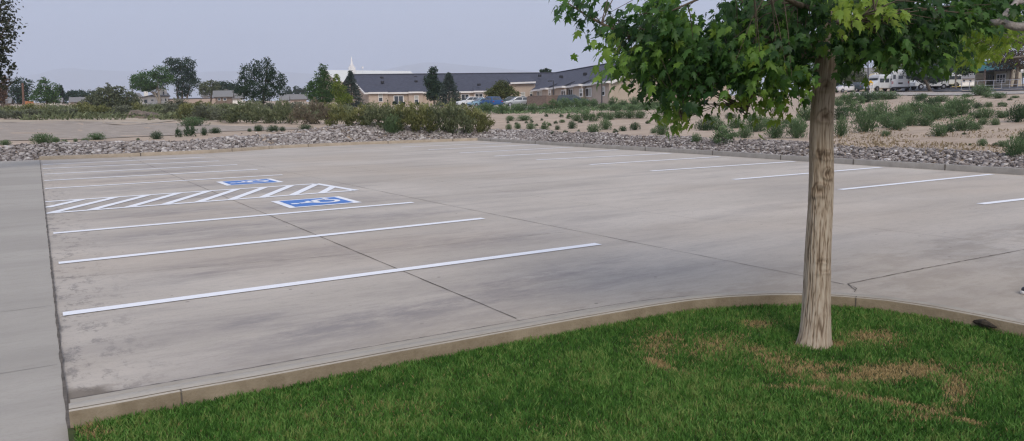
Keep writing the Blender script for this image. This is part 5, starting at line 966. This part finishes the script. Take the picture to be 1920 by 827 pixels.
# brick enclosure
W_BRK = pmat('block_brick', (.145, .105, .085), (.25, .185, .15), scale=3, rough=.95, stretch=(1, 1, 3))
d = 112; c0, cl_, cr_ = X2(1025, d), X2(990, d+3.2), X2(1056, d+2.2); m = MB(); z1_ = zat(1025, 180.3, d); z0_ = float(B(1025, d)[2])-.6
be = empty('brick_enclosure', (*c0, z0_+.6), 'brown brick bin enclosure with flat cap in front of the black lamp post', 'enclosure'); back = cl_+cr_-c0
wall(m, cl_, c0, z0_, z1_, .25); wall(m, c0+.003, cr_, z0_, z1_-.003, .25); wall(m, cr_, back, z0_, z1_-.006, .25); wall(m, back, cl_, z0_, z1_-.009, .25); m.build('walls', W_BRK, be)
m = MB(); wall(m, cl_-FWD*.04, c0-FWD*.04, z1_+.003, z1_+.12, .34); wall(m, c0-FWD*.04, cr_-FWD*.04, z1_+.006, z1_+.123, .34); m.build('cap', W_BRN, be)
# ================================================================ vehicles
def car(label, px, by, yaw, body, kind='sedan', L=4.6, Wd=1.8, Ht=1.45, name='parked_car', cat='car', d=None, group=None):
    if d is None: b, d = T(px, by)
    else: b = B(px, d)
    th_ = math.atan2(RGT[1], RGT[0])+math.radians(yaw); e = empty(name, b, label, cat, group, th_)
    # local: +x = nose
    prof = {'sedan': [(-.5, .30), (-.49, .62), (-.36, .66), (.22, .64), (.47, .52), (.5, .38), (.49, .22), (-.49, .20)], 'suv': [(-.5, .30), (-.49, .66), (-.30, .68), (.20, .66), (.46, .58), (.5, .42), (.49, .24), (-.49, .22)]}[kind if kind == 'suv' else 'sedan']
    cab = {'sedan': [(-.36, .655), (-.20, .97), (.05, 1.0), (.25, .64)], 'suv': [(-.485, .66), (-.44, .97), (.06, 1.0), (.24, .655)], 'hatch': [(-.47, .62), (-.34, .96), (.04, 1.0), (.26, .62)]}[kind]
    def extr(poly, w0, inset=0, z0=0):
        bm = bmesh.new(); n = len(poly); vv = []
        for s_ in (-1, 1):
            for x, z in poly: k = inset*max(0, (z-.62)/.38); vv.append(bm.verts.new((x*L, s_*(w0/2-k), z*Ht)))
        bm.faces.new(vv[:n]); bm.faces.new(vv[n:][::-1])
        for i in range(n): bm.faces.new([vv[i], vv[n+i], vv[n+(i+1) % n], vv[(i+1) % n]])
        bmesh.ops.recalc_face_normals(bm, faces=bm.faces); return bm
    def link(bm, nm, mt_, par, bev=0):
        if bev: bmesh.ops.bevel(bm, geom=list(bm.edges), offset=bev, segments=2, affect='EDGES', profile=.6)
        me_ = bpy.data.meshes.new(nm); bm.to_mesh(me_); bm.free(); me_.materials.append(mt_); me_.polygons.foreach_set('use_smooth', np.ones(len(me_.polygons), dtype=bool)); o = bpy.data.objects.new(nm, me_); COL.objects.link(o); o.parent = par; return o
    bo = link(extr(prof, Wd), 'body', body, e, .05); link(extr(cab, Wd*.96, .14), 'cabin', body, bo, .04)
    # glass bands, set proud of the cabin sides
    def gq(pts, nm='window'):
        m = MB(); q_ = [np.array(p) for p in pts]; c_ = np.array([0, 0, Ht*.6]); nn = np.cross(q_[1]-q_[0], q_[2]-q_[0]); nn /= np.linalg.norm(nn); mid = sum(q_)/len(q_); nn = nn if nn@(mid-c_) > 0 else -nn
        a_ = [p+nn*.012 for p in q_]; b2_ = [p-nn*.02 for p in q_]; k = len(q_); m.add(a_+b2_, [tuple(range(k)), tuple(range(k, 2*k))[::-1]]+[(i, (i+1) % k, k+(i+1) % k, k+i) for i in range(k)]); m.build(nm, M_GLD, e, local=True)
    c0_, c1_, c2_, c3_ = cab
    def cp(x, z, s_): k = .14*max(0, (z-.62)/.38); return (x*L, s_*(Wd*.48-k), z*Ht)
    def lr(a_, b_, t): return (a_[0]+(b_[0]-a_[0])*t, a_[1]+(b_[1]-a_[1])*t)
    for s_ in (-1, 1):
        cuts = (0.06, .34, .36, .66, .68, .95) if kind == 'suv' else (.08, .48, .51, .93)
        for u0, u1 in zip(cuts[::2], cuts[1::2]):
            lo0, lo1 = lr(c0_, c3_, u0), lr(c0_, c3_, u1); hi0, hi1 = lr(c1_, c2_, u0), lr(c1_, c2_, u1)
            p = [lr(lo0, hi0, .12), lr(lo1, hi1, .12), lr(lo1, hi1, .86), lr(lo0, hi0, .86)]; gq([cp(*k, s_) for k in p])
    for (a_, b_) in ((c3_, c2_), (c0_, c1_)):
        p0_, p1_ = lr(a_, b_, .12), lr(a_, b_, .88); gq([cp(*p0_, -.9), cp(*p0_, .9), cp(*p1_, .88), cp(*p1_, -.88)], 'windscreen')
    R_ = .325*(1.1 if kind == 'suv' else 1)
    for x in (-.31*L, .32*L):
        for s_ in (-1, 1):
            w_ = MB(); w_.tube([(x, s_*(Wd/2-.20), R_), (x, s_*(Wd/2+.012), R_)], R_, 18); wo = w_.build('wheel', M_TYRE, e, local=True); w_ = MB(); w_.tube([(x, s_*(Wd/2-.05), R_), (x, s_*(Wd/2+.022), R_)], R_*.62, 14); w_.build('rim', M_CHR, wo, local=True)
    for s_ in (-1, 1):
        m = MB(); m.box((.478*L, s_*Wd*.36, .47*Ht), (.10, .34, .12)); m.build('headlight', M_CHR, e, local=True); m = MB(); m.box((-.485*L, s_*Wd*.40, .52*Ht), (.08, .22, .16)); m.build('tail_light', flat('tail_red', (.35, .02, .02), .3), e, local=True); m = MB(); m.box((.20*L, s_*(Wd/2+.08), .66*Ht), (.16, .16, .12)); m.build('mirror', body, e, local=True)
    m = MB(); m.box((.493*L, 0, .34*Ht), (.05, Wd*.55, .14)); m.build('grille', M_DK, e, local=True)
    return e
C_SIL = flat('paint_silver', (.42, .43, .44), .3, .5); C_WHI = flat('paint_white', (.70, .70, .70), .3); C_BLU = flat('paint_blue', (.02, .085, .25), .3); C_LBL = flat('paint_light_blue', (.26, .40, .48), .3, .3); C_DK = flat('paint_dark_teal', (.05, .075, .085), .3, .3); C_RED = flat('paint_red', (.20, .03, .03), .3); C_GLD = flat('paint_yellow', (.42, .36, .05), .3)
GRP = 'cars parked before the dark roofed building'
car('white four door wagon leftmost of the cars before the building', 882, 202, 200, C_WHI, 'suv', 4.5, 1.8, 1.65, group=GRP, d=122)
car('light blue car between the white wagon and the blue car', 902, 202, 215, C_LBL, 'sedan', 4.4, 1.75, 1.4, group=GRP, d=119)
car('bright blue hatchback under the olive ornamental tree', 921, 202, 122, C_BLU, 'hatch', 3.9, 1.8, 1.55, group=GRP, d=114)
car('silver hatchback just left of the brick enclosure', 971, 203, 193, C_SIL, 'hatch', 4.4, 1.78, 1.5, group=GRP, d=118)
car('dark two tone wagon just right of the brick enclosure', 1075, 192, -12, C_DK, 'suv', 4.6, 1.8, 1.55, group=GRP, d=112)
car('light blue grey car mostly hidden behind the dark wagon', 1064, 192, 30, C_LBL, 'sedan', 4.4, 1.8, 1.45, group=GRP, d=121)
car('dark car behind the trunk of the ornamental tree', 955, 200, 190, C_DK, 'sedan', 4.5, 1.8, 1.45, group=GRP, d=130)
G2 = 'cars parked by the road behind the maple trunk'
car('white car with red tail just right of the maple trunk', 1587, 168, 10, C_WHI, 'sedan', 4.6, 1.8, 1.5, group=G2, d=135)
car('dark pickup sized wagon left of the green verge by the road', 1606, 168, 95, C_DK, 'suv', 4.6, 1.8, 1.7, group=G2, d=135)
car('white car left of the maple trunk seen under the leaves', 1508, 173, 185, C_WHI, 'sedan', 4.5, 1.8, 1.45, group=G2, d=125)
car('yellow car touching the maple trunk on its left', 1527, 173, 170, C_GLD, 'sedan', 4.3, 1.8, 1.45, group=G2, d=130)
def bus(label, px, by, yaw, L, Wd, Ht, name, cat, d, rear=True, stripe=None, cutaway=True):
    b = B(px, d); b[2] += .08; th_ = math.atan2(RGT[1], RGT[0])+math.radians(yaw); e = empty(name, b, label, cat, None, th_)
    def bx(nm, c_, s_, mt_, par=None, bev=0):
        bm = bmesh.new(); bmesh.ops.create_cube(bm, size=1); bmesh.ops.scale(bm, vec=s_, verts=bm.verts); bmesh.ops.translate(bm, vec=c_, verts=bm.verts)
        if bev: bmesh.ops.bevel(bm, geom=list(bm.edges), offset=bev, segments=3, affect='EDGES', profile=.6)
        me_ = bpy.data.meshes.new(nm); bm.to_mesh(me_); bm.free(); me_.materials.append(mt_); o = bpy.data.objects.new(nm, me_); COL.objects.link(o); o.parent = par or e; return o
    nose = 1.3 if cutaway else 0; bl = L-nose; cx_ = -nose/2
    bo = bx('body', (cx_, 0, .45+(Ht-.45)/2), (bl, Wd, Ht-.45), M_WH, None, .14); bx('roof_cap', (cx_, 0, Ht+.07), (bl*.86, Wd*.8, .22), M_WH, bo, .09)
    if cutaway:
        bm = extr_ = bmesh.new(); pr = [(L/2-nose-.3, .45), (L/2-nose-.3, 2.15), (L/2-.75, 1.35), (L/2-.05, 1.12), (L/2, .5)]; n = len(pr); vv = [bm.verts.new((x, s_*Wd*.44, z)) for s_ in (-1, 1) for x, z in pr]; bm.faces.new(vv[:n]); bm.faces.new(vv[n:][::-1])
        for i in range(n): bm.faces.new([vv[i], vv[n+i], vv[n+(i+1) % n], vv[(i+1) % n]])
        bmesh.ops.recalc_face_normals(bm, faces=bm.faces); bmesh.ops.bevel(bm, geom=list(bm.edges), offset=.06, segments=2, affect='EDGES'); me_ = bpy.data.meshes.new('hood'); bm.to_mesh(me_); bm.free(); me_.materials.append(M_WH); o = bpy.data.objects.new('hood', me_); COL.objects.link(o); o.parent = e
        bx('windscreen', (L/2-nose+.12, 0, 1.80), (.05, Wd*.76, .62), M_GLD)
    nw = max(3, int(bl/1.1))
    if stripe != 'box':
        for s_ in (-1, 1):
            for i in range(nw): bx('window', (cx_-bl/2+bl*(i+.5)/nw, s_*(Wd/2+.006), Ht*.68), (bl/nw*.78, .03, Ht*.25), M_GLD)
    else:
        for s_ in (-1, 1): bx('side_panel', (cx_, s_*(Wd/2+.006), Ht*.5), (bl*.9, .03, Ht*.62), flat('panel_grey', (.50, .53, .52), .4))
    xr_ = cx_-bl/2-.008
    for y_, w_, z_, h_ in ((-Wd*.38, .34, .70, .62), (0, .62, .68, .5), (Wd*.36, .36, .70, .62)): bx('rear_window', (xr_, y_, Ht*z_), (.03, w_, h_), M_GLD)
    bx('rear_panel', (xr_, 0, Ht*.38), (.03, .6, .24), M_DK); bx('bumper', (xr_-.06, 0, .5), (.16, Wd*.96, .18), M_DK)
    for s_ in (-1, 1): bx('tail_light', (xr_, s_*Wd*.44, Ht*.42), (.03, .12, .34), flat('tail_red', (.35, .02, .02), .3)); bx('headlight', (L/2-.02, s_*Wd*.34, .88), (.06, .3, .18), M_CHR)
    if stripe == 'red':
        for s_ in (-1, 1): bx('logo_panel', (cx_-bl*.32, s_*(Wd/2+.02), Ht*.42), (bl*.30, .02, Ht*.16), flat('logo_red', (.36, .05, .09), .4)); bx('logo_bar', (cx_-bl*.32, s_*(Wd/2+.034), Ht*.42), (bl*.22, .008, Ht*.04), M_WH)
    for x in (-bl*.3+cx_, L/2-.95):
        for s_ in (-1, 1):
            w_ = MB(); w_.tube([(x, s_*(Wd/2-.26), .42), (x, s_*(Wd/2+.02), .42)], .42, 18); wo = w_.build('wheel', M_TYRE, e, local=True); w_ = MB(); w_.tube([(x, s_*(Wd/2-.05), .42), (x, s_*(Wd/2+.03), .42)], .22, 12); w_.build('rim', M_CHR, wo, local=True)
    return e
bus('white shuttle bus seen from behind with red logo panel on its side', 1684, 166, 66, 6.6, 2.35, 2.95, 'shuttle_bus', 'bus', 118, stripe='red')
bus('white van bus standing left of the shuttle bus, right of the yellow sign', 1650, 165, 205, 6.0, 2.1, 2.5, 'shuttle_bus', 'bus', 126)
bus('white box truck with plain grey sided box right of the shuttle bus', 1712, 165, 8, 5.6, 2.3, 2.45, 'box_truck', 'truck', 124, stripe='box')
bus('white high roofed van facing left under the blue green tree', 1738, 163, 186, 5.6, 2.0, 2.3, 'white_van', 'van', 122)
bus('parked white bus with dark window band behind the slim pale trunk', 1768, 163, 184, 4.8, 2.2, 2.3, 'parked_bus', 'bus', 134, cutaway=False)
# signs
b, d = T(1633, 168.5); d = 112; b = B(1633, d); e = empty('warning_sign', b, 'yellow diamond warning sign with black arrow on two white posts', 'sign'); k = d/F; ce = P(1632.5, 156, d); m = MB(); tr_ = v3(RGT, 0); fr_ = v3(FWD, 0); up_ = np.array([0, 0, 1.])
def plate(mb, c_, poly, off, th=.03): q_ = [c_+tr_*x*k+up_*y*k-fr_*off for x, y in poly]; q2 = [p+fr_*th for p in q_]; n = len(q_); mb.add(q_+q2, [tuple(range(n)), tuple(range(n, 2*n))[::-1]]+[(i, (i+1) % n, n+(i+1) % n, n+i) for i in range(n)])
plate(m, ce, [(-5.6, 0), (0, -5.6), (5.6, 0), (0, 5.6)], 0); m.build('sign_panel', flat('sign_yellow', (.72, .42, .03), .5), e)
m = MB(); plate(m, ce, [(-2.6, -.6), (.6, -.6), (.6, -1.8), (3, 0), (.6, 1.8), (.6, .6), (-2.6, .6)], .012, .008); m.build('arrow_symbol', M_DK, e)
for x in (-1.6, 2.4): m = MB(); q0 = b+tr_*x*k; m.tube([q0-(0, 0, .1)+fr_*.08, np.array([q0[0], q0[1], ce[2]])+fr_*.08], .085, 8); m.build('post', W_TRIM, e)
d = 100; b = B(1916, d); e = empty('street_sign', b, 'small white sign on thin dark post at the right edge', 'sign'); k = d/F; m = MB(); m.tube([b-(0, 0, .1), P(1916, 130, d)], .05, 8); m.build('post', M_DK, e); m = MB(); plate(m, P(1916, 133.5, d), [(-2.4, -3.4), (2.4, -3.4), (2.4, 3.4), (-2.4, 3.4)], .06); m.build('sign_panel', W_TRIM, e)
b, d = T(1507, 186); k = d/F; e = empty('utility_cabinet', b, 'small pale utility cabinet between weeds just left of the maple trunk', 'cabinet'); m = MB(); m.box(b+(0, 0, 6*k), (10*k, 6*k, 12*k), .7); m.build('cabinet_body', flat('cabinet_grey', (.36, .34, .31), .7), e); m = MB(); m.box(b+(0, 0, 12.8*k), (12*k, 8*k, 1.4*k), .7); m.build('lid', W_TRIM, e)
# grey roofed cream house, right
d = 175; e, r = house('gabled_house', 'cream house with grey roof and small white trimmed gable behind the yellow sign', 'house', X2(1612, d), X2(1668, d), 9, 3.5, zat(1640, 147, d), zat(1640, 127, d+4), flat('stucco_cream', (.58, .48, .30), .9), R_GR)
m = MB(); c0_, c1_ = X2(1631, d-2), X2(1651, d-2); z0_, z1_ = zat(1640, 147, d-2), zat(1640, 137.5, d-2); cm = (c0_+c1_)/2; m.add([v3(c0_, z0_), v3(c1_, z0_), v3(cm, z1_), v3(c0_+FWD*3, z0_), v3(c1_+FWD*3, z0_), v3(cm+FWD*3, z1_)], [(0, 1, 2), (5, 4, 3), (0, 3, 4, 1), (1, 4, 5, 2), (2, 5, 3, 0)]); m.prism([c0_, c1_, c1_+FWD*3, c0_+FWD*3], 3.5, z0_-.01); m.build('gable_front', flat('stucco_cream', (.58, .48, .30)), e)
m = MB(); fascia(m, v3(c0_-RGT*.4-FWD*.1, z0_-.1), v3(cm-FWD*.1, z1_+.2), .35); fascia(m, v3(c1_+RGT*.4-FWD*.1, z0_-.1), v3(cm-FWD*.1, z1_+.2), .35); m.build('gable_trim', W_TRIM, r)
window(e, c0_, c1_, 1638, 149, 1644, 154, 'plain')
# tan building with green roof, right
d = 118; W_T2 = flat('stucco_sand', (.44, .39, .30), .9); R_TL = flat('roof_teal', (.015, .13, .13), .7); a, b_, c_, g_ = X2(1826, d), X2(1864, d), X2(1892, d-3), X2(1909, d-1)
e = empty('school_building', (*b_, float(B(1864, d)[2])), 'sand coloured building with dark teal roof behind the rail fence at right', 'building'); zb = float(B(1864, d)[2])-.5; zt_ = zat(1864, 132, d); m = MB()
wall(m, a, X2(1841, d), zb, zat(1830, 140, d)); wall(m, X2(1841, d+2.5), X2(1864, d+2.5), zb, zt_-.02); wall(m, X2(1863.5, d), c_, zb, zt_); wall(m, c_, g_, zb, zt_-.01); wall(m, X2(1841, d), X2(1841.5, d+2.6), zb, zt_-.6); wall(m, X2(1864, d+2.6), X2(1863.5, d), zb, zt_-.03); wall(m, X2(1826, d+11), X2(1912, d+10), zb, zt_-.05); m.build('walls', W_T2, e)
m = MB(); z2_ = zat(1864, 115, d+6); m.slab([v3(X2(1822, d-1), zat(1826, 135.5, d-1)), v3(X2(1864, d-1.2), zt_+.02), v3(X2(1892, d-4.2), zt_+.02), v3(X2(1890, d+6), z2_), v3(X2(1836, d+6), z2_)], .2); m.slab([v3(X2(1836, d+6), z2_), v3(X2(1890, d+6), z2_), v3(X2(1905, d+14), zt_), v3(X2(1822, d+14), zt_)], .2); rf = m.build('roof', R_TL, e)
m = MB(); fascia(m, v3(X2(1864, d-1.25), zt_+.03), v3(X2(1892, d-4.25), zt_+.03), .25); fascia(m, v3(X2(1822, d-1), zat(1826, 135.5, d-1)+.03), v3(X2(1864, d-1.25), zt_+.03), .25); m.build('fascia', M_DK, rf)
window(e, X2(1863.5, d), c_, 1866, 140.5, 1881, 154.5, 'grid'); window(e, X2(1841, d+2.5), X2(1864, d+2.5), 1848.5, 141, 1854, 155, 'grid'); window(e, X2(1841, d+2.5), X2(1864, d+2.5), 1857.5, 142, 1860, 155, 'plain')
m = MB(); wall(m, X2(1826, d-.02)-FWD*.05, X2(1841, d)-FWD*.05, zat(1834, 149.5, d), zat(1834, 148.3, d), .04); wall(m, X2(1864, d)-FWD*.05, c_-FWD*.05, zat(1878, 149, d), zat(1878, 147.7, d), .04); wall(m, c_-FWD*.05, g_-FWD*.05, zat(1900, 149, d), zat(1900, 147.7, d), .04); m.build('wall_band', W_BRN, e)
for x in (1842.5, 1890.5): m = MB(); q0 = P(x, 200, d-3.6); m.tube([(q0[0], q0[1], zb), (q0[0], q0[1], zt_+.02)], .14, 8); m.build('column', W_BRN, e)
boxat('low_house', 'pale low house behind the rail fence, left of the teal roofed building', 'house', 1796, 1824, 147, 158, 165, 7, W_WHT, R_GR, ((1802, 150, 1806, 154), (1814, 150, 1818, 154)))
# rail fence
fe = empty('rail_fence', B(1850, 106), 'thin pale metal rail fence in front of the teal roofed building', 'fence'); k = 106/F
for x in range(1800, 1925, 15): m = MB(); b = B(x, 106); m.tube([b-(0, 0, .1), b+(0, 0, 1.25)], .045, 6); m.build('fence_post', M_CHR, fe)
for h_ in (.55, 1.2): m = MB(); m.tube([B(x, 106, h_) for x in range(1800, 1925, 5)], .03, 6); m.build('rail', M_CHR, fe)
# shoe at the right edge of the lot
c = G(1920, 552); sh = empty('shoe', c, 'dark shoe with white sole at the right edge of the lot', 'shoe'); tx_ = np.array([.93, -.36]); ny = np.array([.36, .93])
def shoe_part(nm, rings, mt_):
    m = MB(); n = 14; V = []
    for s_, hw, zlo, zhi in rings:
        for k in range(n): a = 2*PI*k/n; q_ = c[:2]+tx_*(s_-.02)+ny*hw*math.cos(a); V.append((q_[0], q_[1], zlo+(zhi-zlo)*(.5+.5*math.sin(a))))
    m.add(V, [(i*n+k, i*n+(k+1) % n, (i+1)*n+(k+1) % n, (i+1)*n+k) for i in range(len(rings)-1) for k in range(n)]+[tuple(range(n))[::-1], tuple((len(rings)-1)*n+k for k in range(n))]); m.build(nm, mt_, sh, True)
shoe_part('sole', [(-.005, .015, .0, .035), (.015, .036, 0, .034), (.06, .047, 0, .03), (.12, .043, 0, .028), (.2, .034, 0, .03), (.26, .036, 0, .034), (.285, .015, .0, .034)], W_TRIM)
shoe_part('upper', [(.0, .012, .025, .05), (.02, .034, .025, .065), (.07, .044, .025, .078), (.12, .040, .025, .10), (.18, .034, .025, .125), (.25, .034, .028, .12), (.28, .02, .03, .105)], M_DK)
